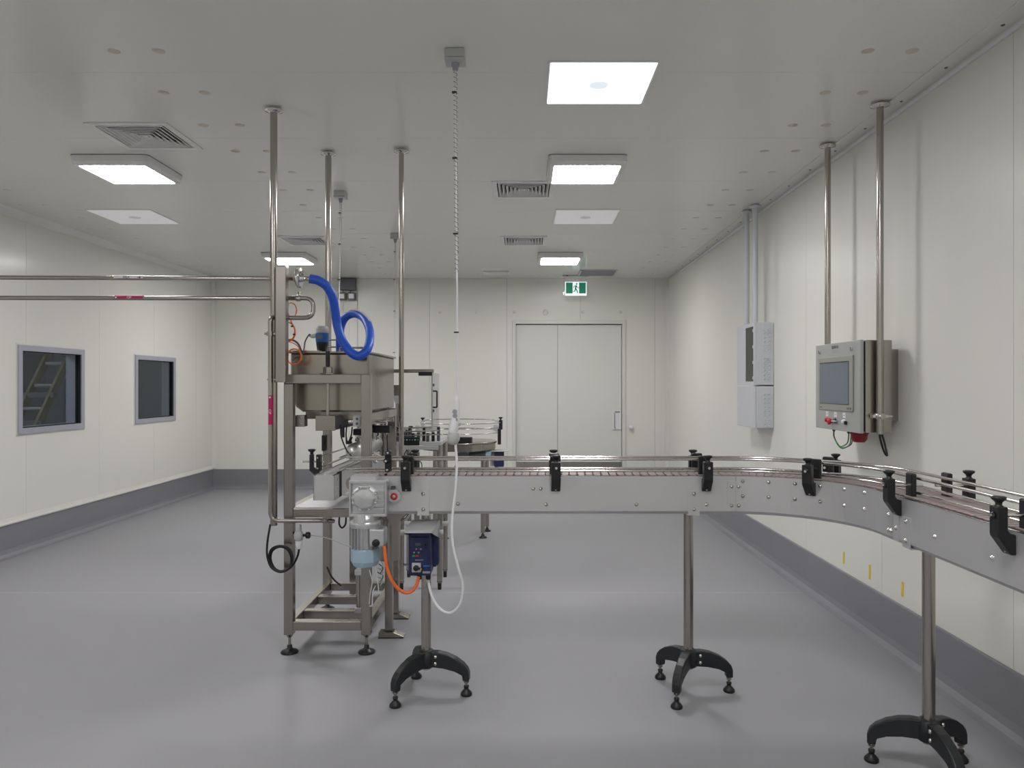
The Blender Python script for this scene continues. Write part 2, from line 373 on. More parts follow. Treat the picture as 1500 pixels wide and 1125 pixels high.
# sliding door in the back wall
dr = bpy.data.objects.new('door_1', None); COL.objects.link(dr); dr.location = (0.65, YB, 0); dr['_o'] = (0.65, YB, 0); struct(dr)
fw = 0.045
MB().bx(DX0-fw, DX0+0.006, YB-0.018, YB+0.1, 0, DZ+fw).bx(DX1-0.006, DX1+fw, YB-0.018, YB+0.1, 0, DZ+fw).bx(DX0+0.006, DX1-0.006, YB-0.018, YB+0.1, DZ-0.006, DZ+fw).build('door_frame', 'white_trim', dr, bevel=0.004)
sx = P(817, 500, YB).x
for a, b in ((DX0+0.01, sx-0.0025), (sx+0.0025, DX1-0.012)):
    MB().bx(a, b, YB+0.035, YB+0.09, 0.012, DZ-0.018).build('door_panel', 'white_door', dr, bevel=0.002)
MB().bx(DX0+0.008, DX1-0.008, YB+0.06, YB+0.1, 0.0, DZ).build('door_core', 'joint', dr)
MB().bx(DX0+0.012, DX1-0.014, YB+0.032, YB+0.036, 0.02, 0.385).build('kick_plate', 'steel', dr)
a = P(897.5, 601, YB+0.035); b = P(910, 629, YB+0.035)
h = MB().bx(a.x, b.x, YB+0.015, YB+0.037, b.z, a.z).build('handle_plate', 'white_plastic', dr, bevel=0.006)
MB().bx(a.x+0.03, b.x-0.02, YB+0.01, YB+0.018, a.z-0.035, a.z-0.012).build('lock_slot', 'grey_plastic', h)
MB().tube(fillet([(a.x+0.022, YB+0.016, a.z-0.04), (a.x+0.022, YB-0.012, a.z-0.05), (a.x+0.022, YB-0.012, b.z+0.03), (a.x+0.035, YB+0.016, b.z+0.012)], 0.015), 0.006, 8).build('pull', 'grey_plastic', h)
# ------------------------------------------------------------------ lights and fittings on the ceiling
def rrect(h, r, k=4):
    out = []
    for cx, cy, a0 in ((h-r, h-r, 0), (-h+r, h-r, PI/2), (-h+r, -h+r, PI), (h-r, -h+r, 1.5*PI)):
        for i in range(k+1): a = a0+i/k*PI/2; out.append((cx+r*math.cos(a), cy+r*math.sin(a)))
    return out
def loft(rings, cap0=True, cap1=True):
    n = len(rings[0]); vs = [p for r in rings for p in r]; mb = MB()
    mb.add(vs, [(k*n+i, k*n+(i+1) % n, (k+1)*n+(i+1) % n, (k+1)*n+i) for k in range(len(rings)-1) for i in range(n)])
    if cap0: mb.add(rings[0], [tuple(range(n))])
    if cap1: mb.add(rings[-1], [tuple(range(n))])
    return mb
def surface_light(cx, cy, label, on='lamp_on'):
    t = thing('ceiling_light', label, 'light', (cx, cy, ZC), 'square surface lamps on the ceiling')
    R = lambda h, r, z: [Vector((cx+x, cy+y, z)) for x, y in rrect(h, r)]
    loft([R(0.262, 0.03, ZC-0.001), R(0.262, 0.03, ZC-0.045), R(0.25, 0.03, ZC-0.062), R(0.228, 0.02, ZC-0.066)], True, True).build('housing', 'white_metal', t)
    loft([R(0.224, 0.02, ZC-0.060), R(0.224, 0.02, ZC-0.0665)]).build('diffuser', on, t)
    loft([R(0.264, 0.03, ZC-0.0005), R(0.264, 0.03, ZC-0.006)]).build('gasket', 'grey_plastic', t)
    return t
surface_light(0.43, 5.2, 'lit square surface lamp beside the middle air grille, near the flush panel')
surface_light(0.43, 8.84, 'lit square surface lamp at the far end above the exit sign')
surface_light(-2.77, 5.2, 'lit square surface lamp at upper left, just below the large air grille')
surface_light(-2.79, 8.84, 'lit square surface lamp at the far left, behind the tall steel post')
for x in (0.43, -2.77):
    for y in (1.5, -2.1): surface_light(x, y, 'lit square surface lamp %s, in the %s row' % ('overhead out of view' if y > 0 else 'at the wall behind the camera', 'right' if x > 0 else 'left'))
def flush_panel(x0, y0, s, label, dm, discm):
    t = thing('panel_light', label, 'light', (x0+s/2, y0+s/2, ZC), 'flush square panel lights')
    c = (x0+s/2, y0+s/2); R = lambda h, z: [Vector((c[0]+x, c[1]+y, z)) for x, y in rrect(h, 0.006, 2)]
    loft([R(s/2+0.008, ZC-0.0005), R(s/2+0.008, ZC-0.004), R(s/2, ZC-0.005)]).build('frame', 'white_metal', t)
    loft([R(s/2-0.002, ZC-0.004), R(s/2-0.004, ZC-0.007)]).build('diffuser', dm, t)
    MB().lathe((c[0], c[1], ZC-0.006), [(0.05, 0.0), (0.049, -0.004), (0.04, -0.005), (0.002, -0.005)], n=20).build('sensor_disc', discm, t)
flush_panel(0.125, 3.525, 0.518, 'brightly lit flush square panel, the nearest light on the right', 'panel_on', 'panel_disc_on')
flush_panel(0.285, 6.50, 0.56, 'dim flush square panel between the two air grilles and lamps on the right', 'panel_idle', 'panel_disc_idle')
flush_panel(-3.84, 6.50, 0.56, 'dim flush square panel at upper left, behind the lit surface lamp', 'panel_idle', 'panel_disc_idle')
def vent(x0, y0, label):
    t = thing('air_grille', label, 'grille', (x0+VS/2, y0+VS/2, ZC), 'square louvred air grilles')
    cx, cy = x0+VS/2, y0+VS/2
    sq = lambda h, z: [Vector((cx+sx*h, cy+sy*h, z)) for sx, sy in ((-1, -1), (1, -1), (1, 1), (-1, 1))]
    loft([sq(0.245, ZC-0.0005), sq(0.245, ZC-0.006), sq(0.205, ZC-0.008), sq(0.2, ZC+0.03)], False, False).build('frame', 'white_metal', t)
    MB().bx(cx-0.24, cx+0.24, cy-0.24, cy+0.24, ZC+0.10, ZC+0.13).bx(cx-0.24, cx-0.225, cy-0.24, cy+0.24, ZC+0.03, ZC+0.1).bx(cx+0.225, cx+0.24, cy-0.24, cy+0.24, ZC+0.03, ZC+0.1).bx(cx-0.225, cx+0.225, cy-0.24, cy-0.225, ZC+0.03, ZC+0.1).bx(cx-0.225, cx+0.225, cy+0.225, cy+0.24, ZC+0.03, ZC+0.1).build('plenum', 'void', t)
    for k in range(6):
        h = 0.19-0.03*k
        loft([sq(h+0.004, ZC-0.007), sq(h-0.003, ZC-0.008), sq(h-0.014, ZC+0.016), sq(h-0.0155, ZC+0.0155), sq(h-0.004, ZC-0.0065), sq(h+0.004, ZC-0.006)], False, False).build('louvre', 'white_metal', t)
    MB().bx(cx-0.015, cx+0.015, cy-0.015, cy+0.015, ZC-0.004, ZC+0.002).build('centre_plate', 'white_metal', t)
vent(*VENT[0], 'large louvred square air grille at upper left above the lit lamp')
vent(*VENT[1], 'louvred square air grille beside the lit lamp in the middle of the ceiling')
vent(*VENT[2], 'smaller-looking louvred square air grille further back, below the middle one')
vent(*VENT[3], 'louvred square air grille at the far left between two ceiling poles')
t = thing('return_grille', 'flat grey slotted ceiling grille near the exit sign', 'grille', (1.0, 10.1, ZC))
MB().bx(0.757, 1.262, 9.89, 10.38, ZC-0.012, ZC-0.0005).build('frame', 'light_grey', t)
for k in range(14): MB().bx(0.78, 1.24, 9.912+0.0325*k, 9.932+0.0325*k, ZC-0.016, ZC-0.01).build('slat', 'grey_plastic', t)
t = thing('smoke_hatch', 'small pale rectangular fitting on the far ceiling above the back wall', 'fitting', (-0.38, 10.1, ZC))
MB().bx(-0.55, -0.2, 10.0, 10.28, ZC-0.012, ZC-0.0005).build('frame', 'white_trim', t, bevel=0.003); MB().bx(-0.51, -0.24, 10.04, 10.24, ZC-0.018, ZC-0.011).build('insert', 'white_plastic', t, bevel=0.003)
# exit sign
t = thing('exit_sign', 'green and white running figure exit sign hanging above the sliding door', 'sign', (0.73, 10.4, ZC))
Y = 10.4
MB().bx(0.545, 0.905, Y-0.03, Y+0.03, ZC-0.018, ZC-0.0005).build('mount', 'light_grey', t, bevel=0.003)
for x in (0.61, 0.81): MB().bx(x-0.012, x+0.012, Y-0.036, Y-0.02, ZC-0.014, ZC-0.002).build('clip', 'dark_grey', t)
MB().bx(0.555, 0.895, Y-0.004, Y+0.004, 2.765, ZC-0.018).build('clear_panel', 'clear', t)
a = P(829, 414, Y); b = P(858, 430, Y)
ps = MB().bx(a.x-0.012, b.x+0.012, Y-0.008, Y-0.004, b.z-0.03, a.z+0.01).build('sign_face', 'exit_white', t)
w3 = (b.x-a.x)
for u0, u1 in ((0, 0.34), (0.66, 1)): MB().bx(a.x+w3*u0, a.x+w3*u1, Y-0.0095, Y-0.008, b.z, a.z).build('green_field', 'exit_green', ps)
mb = MB(); cx = a.x+w3*0.5; z0 = b.z; hgt = a.z-b.z
def limb(p, q, r):
    p = Vector((cx+p[0]*hgt, 0, z0+p[1]*hgt)); q = Vector((cx+q[0]*hgt, 0, z0+q[1]*hgt)); d = (q-p).normalized(); n = Vector((-d.z, 0, d.x))*r*hgt
    c = [p+n, q+n, q-n, p-n]
    mb.add([(v.x, Y-0.0095, v.z) for v in c]+[(v.x, Y-0.008, v.z) for v in c], [(0, 1, 2, 3), (4, 5, 6, 7), (0, 1, 5, 4), (1, 2, 6, 5), (2, 3, 7, 6), (3, 0, 4, 7)])
limb((0.03, 0.74), (-0.03, 0.42), 0.075); limb((-0.02, 0.45), (0.12, 0.24), 0.05); limb((0.12, 0.26), (0.16, 0.02), 0.045)
limb((-0.03, 0.44), (-0.1, 0.2), 0.05); limb((-0.1, 0.2), (-0.27, 0.18), 0.04); limb((0.04, 0.7), (0.2, 0.52), 0.035); limb((0.2, 0.52), (0.28, 0.56), 0.03)
limb((0.0, 0.7), (-0.18, 0.66), 0.035); limb((-0.18, 0.66), (-0.22, 0.48), 0.03)
mb.cyl((cx+0.07*hgt, Y-0.0095, z0+0.87*hgt), (cx+0.07*hgt, Y-0.008, z0+0.87*hgt), 0.085*hgt, n=12)
mb.build('running_figure', 'exit_green', ps)
# emergency lamp on the back wall
a = P(498, 409, YB-0.06); b = P(521, 425, YB-0.06)
t = thing('emergency_lamp', 'dark grey twin-head emergency lamp high on the back wall', 'lamp', (a.x, YB, b.z))
MB().bx(a.x, b.x, YB-0.1, YB-0.001, b.z, a.z).build('housing', 'box_grey', t, bevel=0.008)
MB().bx(a.x-0.005, b.x+0.005, YB-0.09, YB-0.001, a.z, a.z+0.012).build('lid', 'dark_grey', t)
for px in (501, 515):
    c = P(px, 434, YB-0.07); MB().cyl((c.x+(0.02 if px < 510 else -0.02), c.y, b.z), (c.x, c.y, c.z), 0.006, n=8).build('arm', 'dark_grey', t)
    hd = MB().bx(c.x-0.055, c.x+0.055, c.y-0.02, c.y+0.05, c.z-0.055, c.z+0.055).build('lamp_head', 'box_grey', t, bevel=0.01)
    MB().bx(c.x-0.036, c.x+0.036, c.y-0.026, c.y-0.018, c.z-0.034, c.z+0.034).build('lens', 'white_plastic', hd, bevel=0.006)
MB().tube([(b.x+0.015, YB-0.006, 2.9), (b.x+0.015, YB-0.006, 0.4)], 0.005, 6).build('cable', 'light_grey', t)
MB().tube([(b.x-0.19, YB-0.006, 2.7), (b.x-0.19, YB-0.006, 0.9)], 0.004, 6).build('cable', 'light_grey', t)
# steel poles dropping from the ceiling
def ceiling_pole(x, y, z0, r, label, m='steel', grp=None):
    t = thing('conduit' if m == 'cabinet' else 'steel_pole', label, 'pole', (x, y, z0), grp)
    MB().cyl((x, y, z0), (x, y, ZC-0.001), r, n=20).build('pole', m, t)
    MB().lathe((x, y, ZC), [(r+0.006, -0.03), (r+0.012, -0.024), (0.05, -0.02), (0.05, -0.014), (r+0.012, -0.012), (r+0.01, -0.0005)], n=24).build('flange', 'steel_bright' if m == 'steel' else m, t)
    return t
ceiling_pole(-1.388, 4.115, 0.72, 0.0195, 'tall steel ceiling pole at left, crossing the two long pipes')
ceiling_pole(-1.288, 4.886, 1.706, 0.02, 'steel ceiling pole ending on the tank lid behind the blue hose')
ceiling_pole(-0.797, 4.83, 0.95, 0.0165, 'thin steel ceiling pole right of the tank, running down behind the conveyor')
cp1 = ceiling_pole(1.942, 4.036, 1.232, 0.0185, 'steel ceiling pole clamped to the near side of the control box')
MB().lathe((1.942, 4.036, 1.33), [(0.0195, -0.016), (0.027, -0.016), (0.027, 0.016), (0.0195, 0.016)], n=20).bx(1.90, 1.985, 4.03, 4.062, 1.322, 1.338).build('clamp', 'steel_bright', cp1)
MB().cyl((1.965, 4.036, 1.33), (2.01, 4.036, 1.33), 0.006, n=8).build('clamp_screw', 'steel_bright', cp1)
ceiling_pole(1.938, 4.72, 1.50, 0.0185, 'steel ceiling pole behind the far side of the control box')
ceiling_pole(1.975, 6.32, 2.02, 0.024, 'nearer of two white conduits above the white wall cabinet', 'cabinet', 'white conduits above the wall cabinet')
ceiling_pole(1.962, 6.52, 2.02, 0.024, 'farther of two white conduits above the white wall cabinet', 'cabinet', 'white conduits above the wall cabinet')
# hanging power outlets
def hanging(px, py, Yj, zend, label, sway=0.0, plug=False):
    c = P(px, py, Yj); x = c.x
    t = thing('hanging_power_cord', label, 'power cord', (x, Yj, ZC), 'power cords hanging from ceiling boxes')
    MB().bx(x-0.045, x+0.045, Yj-0.045, Yj+0.045, ZC-0.042, ZC-0.0005).build('ceiling_box', 'light_grey', t, bevel=0.005)
    MB().bx(x-0.047, x+0.047, Yj-0.047, Yj+0.047, ZC-0.055, ZC-0.043).build('box_lid', 'light_grey', t, bevel=0.004)
    MB().lathe((x, Yj, ZC), [(0.011, -0.088), (0.014, -0.08), (0.014, -0.07), (0.018, -0.066), (0.018, -0.055)], n=12).build('gland', 'grey_plastic', t)
    n = 60; top = ZC-0.085; cx = lambda s: x+sway*math.sin(s*2.2)*s
    pts = [(cx(i/n), Yj, top+(zend-top)*i/n) for i in range(n+1)]
    MB().tube(pts, 0.0042, 8).build('cable', 'white_plastic', t)
    lim = 0.62 if plug else 0.55
    pts = []
    for i in range(int(520*lim)+1):
        s = i/520; a = i*0.85; pts.append((cx(s)+0.0085*math.cos(a), Yj+0.0085*math.sin(a), top+(zend-top)*s))
    MB().tube(pts, 0.0016, 5).build('chain', 'steel', t)
    for s in (0.07, 0.27, 0.5, 0.8): MB().box((cx(s)-0.004, Yj-0.004, top+(zend-top)*s), (0.022, 0.018, 0.006)).build('cable_tie', 'black', t)
    return t, cx(1.0)
t, ex = hanging(667, 82, 3.42, P(668, 583, 3.42).z, 'long white power cord with socket, nearest, hanging before the back wall', 0.012, True)
c0 = P(669, 583, 3.42); c1 = P(668, 612, 3.42)
MB().lathe((c0.x, 3.42, c1.z-0.012), [(0.014, 0.0), (0.0145, 0.03), (0.013, 0.07), (0.012, 0.085), (0.0135, 0.09), (0.012, 0.1), (0.0085, 0.105), (0.007, 0.115)], n=16).build('socket_grip', 'white_plastic', t)
sk = MB().lathe(P(664.5, 626, 3.42), [(0.012, -0.045), (0.021, -0.035), (0.023, 0.0), (0.021, 0.03), (0.014, 0.05)], (0.16, -0.12, 1), 18).build('socket', 'white_plastic', t)
for k in range(3): MB().lathe(P(666+0.4*k, 603+6*k, 3.402), [(0.011, 0), (0.009, 0.003)], (0.05, -1, 0.1), 14).build('embossed_ring', 'grey_plastic', sk)
MB().cyl(P(668, 625, 3.42), P(676, 620, 3.41), 0.006, n=8).build('latch', 'light_grey', sk)
q = thing('drive_power_lead', 'white cable looping down from the grey plug to the blue speed drive', 'cable', P(655, 800, 3.4))
MB().lathe(P(664.5, 641, 3.42), [(0.012, -0.034), (0.021, -0.026), (0.029, -0.008), (0.029, 0.012), (0.024, 0.024)], (0.1, -0.1, 1), 16).build('plug', 'light_grey', q)
mb = MB().tube(spline([P(667, 648, 3.42), P(669, 680, 3.41), P(667, 720, 3.4), P(662.5, 760, 3.39), P(663, 795, 3.38), P(671, 830, 3.38), P(678, 857, 3.39), P(674, 884, 3.4), P(660, 897.5, 3.41), P(645, 892, 3.42), P(633, 874, 3.44), P(627, 850, 3.47), P(626, 842, 3.48)]), 0.006, 10)
mb.build('cord', 'white_plastic', q)
hanging(499, 286, 5.9, 1.72, 'white power cord and chain hanging behind the blue hose', -0.02)
hanging(579, 347, 7.55, 1.55, 'farthest thin power cord and chain hanging beside the thin steel pole', -0.01)
# yellow tape marks on the right wall
for px, y0, y1, lb in ((1236, 808, 826, 'farthest of three yellow tape marks above the right skirting'), (1274, 827, 849, 'middle of three yellow tape marks above the right skirting'), (1322, 852, 874, 'nearest of three yellow tape marks above the right skirting')):
    Yt = XR*F/(px-CX); za = EYE-(y0-CY)*Yt/F; zb = EYE-(y1-CY)*Yt/F
    mb = MB(); mb.add([(XR-0.0015, Yt-0.016, za), (XR-0.0015, Yt+0.006, za), (XR-0.0015, Yt+0.012, zb), (XR-0.0015, Yt-0.012, zb), (XR-0.0002, Yt-0.016, za), (XR-0.0002, Yt+0.006, za), (XR-0.0002, Yt+0.012, zb), (XR-0.0002, Yt-0.012, zb)], [(0, 1, 2, 3), (4, 5, 6, 7), (0, 1, 5, 4), (1, 2, 6, 5), (2, 3, 7, 6), (3, 0, 4, 7)])
    tag(mb.build('yellow_tape', 'yellow'), lb, 'tape', 'yellow tape marks')
# ------------------------------------------------------------------ control box on the right wall
HX, HY0, HY1, HZ0, HZ1 = 1.85, 4.07, 4.69, 1.237, 1.7476
t = thing('control_box', 'stainless operator control box with grey touchscreen on the right wall', 'control panel', (1.94, 4.38, HZ0))
MB().bx(HX+0.028, 2.025, HY0, HY1, HZ0, HZ1).build('enclosure', 'steel', t, bevel=0.004)
MB().bx(HX+0.02, HX+0.03, HY0+0.008, HY1-0.008, HZ0+0.008, HZ1-0.008).build('door_seal', 'rubber', t)
dd = MB().bx(HX, HX+0.02, HY0-0.001, HY1+0.001, HZ0-0.004, HZ1+0.002).build('door', 'hmi_face', t, bevel=0.004)
for y in (4.15, 4.6): MB().bx(2.02, XR-0.001, y-0.02, y+0.02, 1.3, 1.7).build('wall_bracket', 'steel', t)
bz = MB().bx(HX-0.008, HX+0.002, 4.149, 4.63, 1.349, 1.668).build('screen_bezel', 'bezel', t, bevel=0.003)
MB().bx(HX-0.0085, HX-0.0078, 4.195, 4.606, 1.386, 1.637).build('screen_border', 'black', bz)
MB().bx(HX-0.0095, HX-0.0084, 4.2, 4.6, 1.390, 1.631).build('screen', 'screen', bz)
MX = basis((HX-0.0005, 4.40, 1.7235), (0, -1, 0), (0, 0, 1))
lettering('SIEMENS', 0.026, MX, 'dark_grey', dd)
for z in (1.705, 1.695): MB().bx(HX-0.001, HX, 4.355, 4.445, z-0.0015, z+0.0015).build('printed_line', 'grey_plastic', dd)
for y0, w_ in ((4.165, 0.016), (4.19, 0.01), (4.21, 0.01)): MB().bx(HX-0.0088, HX-0.0078, y0, y0+w_, 1.360, 1.372).build('printed_mark', 'dark_grey', bz)
MB().bx(HX-0.0088, HX-0.0078, 4.575, 4.605, 1.361, 1.367).build('printed_mark', 'dark_grey', bz)
for y in (4.627, 4.178):
    l = MB().lathe((HX, y, 1.706), [(0.014, 0), (0.014, 0.004), (0.01, 0.006)], (-1, 0, 0), 14).build('latch', 'light_grey', dd); MB().box((HX-0.006, y, 1.706), (0.004, 0.006, 0.02)).build('latch_slot', 'dark_grey', l)
for y, m in ((4.51, 'red'), (4.392, 'black'), (4.271, 'white_plastic')):
    b = MB().lathe((HX, y, 1.288), [(0.015, 0), (0.015, 0.006), (0.012, 0.007), (0.012, 0.014), (0.003, 0.016)], (-1, 0, 0), 16).build('push_button', m, dd)
    MB().bx(HX-0.002, HX+0.001, y-0.018, y+0.018, 1.31, 1.34).build('name_plate', 'white_plastic', dd)
    MB().bx(HX-0.0025, HX-0.002, y-0.008, y+0.008, 1.323, 1.327).build('printed_line', 'grey_plastic', dd)
MB().bx(HX-0.002, HX+0.001, 4.48, 4.5, 1.277, 1.299).build('button_guard', 'black', dd)
MB().lathe((HX, 4.435, 1.283), [(0.012, 0), (0.012, 0.012), (0.019, 0.016), (0.019, 0.026), (0.004, 0.03)], (-1, 0, 0), 16).build('stop_button', 'red', dd)
MB().box((HX-0.012, 4.385, 1.286), (0.016, 0.05, 0.012)).build('selector_lever', 'light_grey', dd, bevel=0.003)
MB().box((HX-0.006, 4.245, 1.283), (0.012, 0.02, 0.022)).build('selector_lever', 'black', dd, bevel=0.003)
s_ = MB().lathe((1.935, 4.27, HZ0), [(0.03, -0.066), (0.043, -0.05), (0.047, -0.02), (0.052, -0.016), (0.052, -0.004), (0.03, -0.0)], n=20).build('red_socket', 'dark_red', t)
gl = lambda y: MB().lathe((1.9, y, HZ0), [(0.007, -0.02), (0.009, -0.016), (0.009, 0)], n=10).build('cable_gland', 'dark_grey', t)
for y in (4.535, 4.33, 4.30, 4.28): gl(y)
for k, (ya, yb, dz) in enumerate(((4.535, 4.33, 0.105), (4.535, 4.30, 0.115), (4.53, 4.28, 0.11))):
    m_ = 'green_cable' if k < 2 else 'dark_grey'
    MB().tube(spline([(1.9, ya, HZ0-0.015), (1.9, ya+0.002, HZ0-0.05), (1.9, ya-0.05, HZ0-0.09-k*0.004), (1.9, (ya+yb)/2, HZ0-dz), (1.9, yb+0.02, HZ0-dz*0.75), (1.9, yb, HZ0-0.04), (1.9, yb, HZ0-0.015)]), 0.0035, 8).build('green_lead', m_, t)
MB().tube(spline([(1.94, 4.036, 1.236), (1.945, 4.036, 1.20), (1.965, 4.04, 1.14), (1.985, 4.05, 1.115), (1.99, 4.06, 1.13), (1.985, 4.08, 1.19), (1.98, 4.1, HZ0)]), 0.006, 8).build('black_lead', 'black', t)
# ------------------------------------------------------------------ white cabinet on the right wall
t = thing('electrical_cabinet', 'white two-part electrical cabinet with smoked window on the right wall', 'cabinet', (2.0, 6.4, 1.14))
X0, Y0, Y1 = 1.92, 6.18, 6.66
MB().bx(X0+0.02, XR-0.001, Y0, Y1, 1.500, 2.024).build('upper_box', 'cabinet', t, bevel=0.006)
MB().bx(X0+0.02, XR-0.001, Y0, Y1, 1.14, 1.490).build('lower_box', 'cabinet', t, bevel=0.006)
ud = MB()
for r in cut_rects(Y0, Y1, 1.500, 2.024, [(Y0+0.012, Y0+0.23, 1.53, 1.99)]): ud.bx(X0, X0+0.02, *r)
ud = ud.build('upper_cover', 'cabinet', t)
MB().bx(X0+0.004, X0+0.009, Y0+0.012, Y0+0.23, 1.53, 1.99).build('smoked_window', 'smoked', ud)
MB().bx(X0+0.016, X0+0.021, Y0+0.012, Y0+0.23, 1.53, 1.99).build('breaker_row', 'dark_grey', ud)
for z in (1.56, 1.69, 1.82, 1.955): MB().bx(X0-0.002, X0+0.012, Y0+0.008, Y0+0.03, z-0.012, z+0.012).build('window_clip', 'cabinet', ud)
MB().bx(X0, X0+0.02, Y0, Y1, 1.14, 1.490).build('lower_cover', 'cabinet', t, bevel=0.005)
MB().bx(X0+0.03, X0+0.034, Y0-0.003, Y0, 1.15, 1.48).build('edge_rib', 'white_trim', t)
MB().bx(X0+0.03, X0+0.034, Y0-0.003, Y0, 1.51, 2.01).build('edge_rib', 'white_trim', t)
kn = None
for z in [1.545+0.034*k for k in range(6)]+[1.79+0.034*k for k in range(6)]+[1.165+0.036*k for k in range(8)]:
    for x in (X0+0.095, X0+0.128):
        if kn is None: kn = local_mesh(MB().lathe((0, 0, 0), [(0.0135, 0.0), (0.0135, 0.003), (0.0105, 0.003), (0.0105, 0.0008), (0.001, 0.0008)], (0, -1, 0), 12), 'knockout', 'cabinet', t, (x, Y0, z))
        else: inst(kn, 'knockout', t, (x, Y0, z))
# ------------------------------------------------------------------ the long bending conveyor
ZT, ZB_, HW = 1.068, 0.888, 0.115                # plate top, plate bottom, half width
XA, XS, YC, RC, YE = -0.82, 0.963, 3.622, 0.602, 0.7
S1 = XS-XA; S2 = RC*PI/2; S3 = (YC-RC)-YE; ST = S1+S2+S3
def path(s):                                      # centre line: point, tangent angle
    if s <= S1: return Vector((XA+s, YC, 0)), 0.0
    if s <= S1+S2:
        a = (s-S1)/RC; return Vector((XS+RC*math.sin(a), YC-RC+RC*math.cos(a), 0)), -a
    return Vector((XS+RC, YC-RC-(s-S1-S2), 0)), -PI/2
def off(s, n, z):                                 # n > 0: inner (camera) side
    p, a = path(s); return Vector((p.x+math.sin(a)*n, p.y-math.cos(a)*n, z))
def srange(a, b):
    ks = [a]
    for k in range(0, 25):
        s = S1+S2*k/24
        if a+1e-4 < s < b-1e-4: ks.append(s)
    return ks+[b]
def strip(mb, a, b, n0, n1, z0, z1):
    r = srange(a, b); vs = []
    for s in r: vs += [off(s, n0, z0), off(s, n1, z0), off(s, n1, z1), off(s, n0, z1)]
    m = len(r)
    fs = [(4*i+j, 4*i+(j+1) % 4, 4*i+4+(j+1) % 4, 4*i+4+j) for i in range(m-1) for j in range(4)]
    mb.add(vs, fs); mb.add(vs[:4], [(0, 1, 2, 3)]); mb.add(vs[-4:], [(0, 1, 2, 3)])
    return mb
cv = thing('bottle_conveyor', 'long stainless conveyor bending toward the camera at right, on black tripods', 'conveyor', (0.37, YC, 0))
SJ = S1+S2+0.11
for side in (1, -1):
    for a, b in ((0.0, S1+0.05), (S1+0.053, SJ), (SJ+0.003, ST)):
        n0, n1 = (HW-0.003, HW) if side > 0 else (-HW, -HW+0.003)
        strip(MB(), a, b, n0, n1, ZB_+0.015, ZT).build('side_plate', 'steel_plate', cv)
        r = srange(a, b); sg = 1 if side > 0 else -1; vs = []
        for s in r: vs += [off(s, sg*HW, ZB_+0.0149), off(s, sg*(HW-0.014), ZB_), off(s, sg*(HW-0.017), ZB_+0.001), off(s, sg*(HW-0.003), ZB_+0.0149)]
        m_ = len(r); MB().add(vs, [(4*i+j, 4*i+(j+1) % 4, 4*i+4+(j+1) % 4, 4*i+4+j) for i in range(m_-1) for j in range(4)]).build('bottom_lip', 'steel_plate', cv)
        m0, m1 = (HW-0.034, HW-0.015) if side > 0 else (-HW+0.015, -HW+0.034)
        strip(MB(), a, b, m0, m1, ZB_, ZB_+0.003).build('bottom_flange', 'steel_plate', cv)
    n0, n1 = (HW-0.010, HW+0.001) if side > 0 else (-HW-0.001, -HW+0.010)
    strip(MB(), 0.02, ST, n0, n1, ZT, ZT+0.002).build('top_lip', 'steel_bright', cv)
strip(MB(), 0.02, ST, -HW+0.004, HW-0.004, ZT-0.03, ZT-0.012).build('wear_bed', 'dark_grey', cv)
strip(MB(), 0.05, ST, -HW+0.01, HW-0.01, ZB_+0.05, ZB_+0.056).build('return_guard', 'steel_plate', cv)
# slat chain
pitch = 0.0381; W = 0.09
poly = [(-0.012, -W), (0.011, -W), (0.0155, -W+0.008), (0.0155, -0.03), (0.02, -0.024), (0.02, 0.024), (0.0155, 0.03), (0.0155, W-0.008), (0.011, W), (-0.012, W), (-0.0165, W-0.008), (-0.0165, 0.03), (-0.013, 0.024), (-0.013, -0.024), (-0.0165, -0.03), (-0.0165, -W+0.008)]
link = None; s = 0.03
while s < ST-0.02:
    p, a = path(s); p.z = ZT-0.0005
    if link is None:
        mb = MB().prism(poly, 0.0, 0.005); mb.bx(-0.012, 0.012, -W+0.004, W-0.004, -0.007, 0.0)
        link = local_mesh(mb, 'chain_link', 'chain', cv, p, a, 0.0012)
    else: inst(link, 'chain_link', cv, p, a)
    s += pitch
MB().cyl((XA+0.01, YC-HW+0.006, ZT-0.035), (XA+0.01, YC+HW-0.006, ZT-0.035), 0.034, n=20).build('end_roller', 'steel', cv)
# guide rails, two each side
ZR = (1.142, 1.086)
for n_ in (0.053, -0.053):
    for z in ZR:
        a0 = -0.005 if n_ > 0 else -0.06
        r = [a0+(S1-a0)*i/3 for i in range(3)]+srange(S1, ST)
        pts = [off(s, n_, z) if s >= 0 else Vector((XA+s, YC-n_, z)) for s in r]
        MB().tube(pts, 0.0062, 12).build('guide_rail', 'steel_bright', cv)
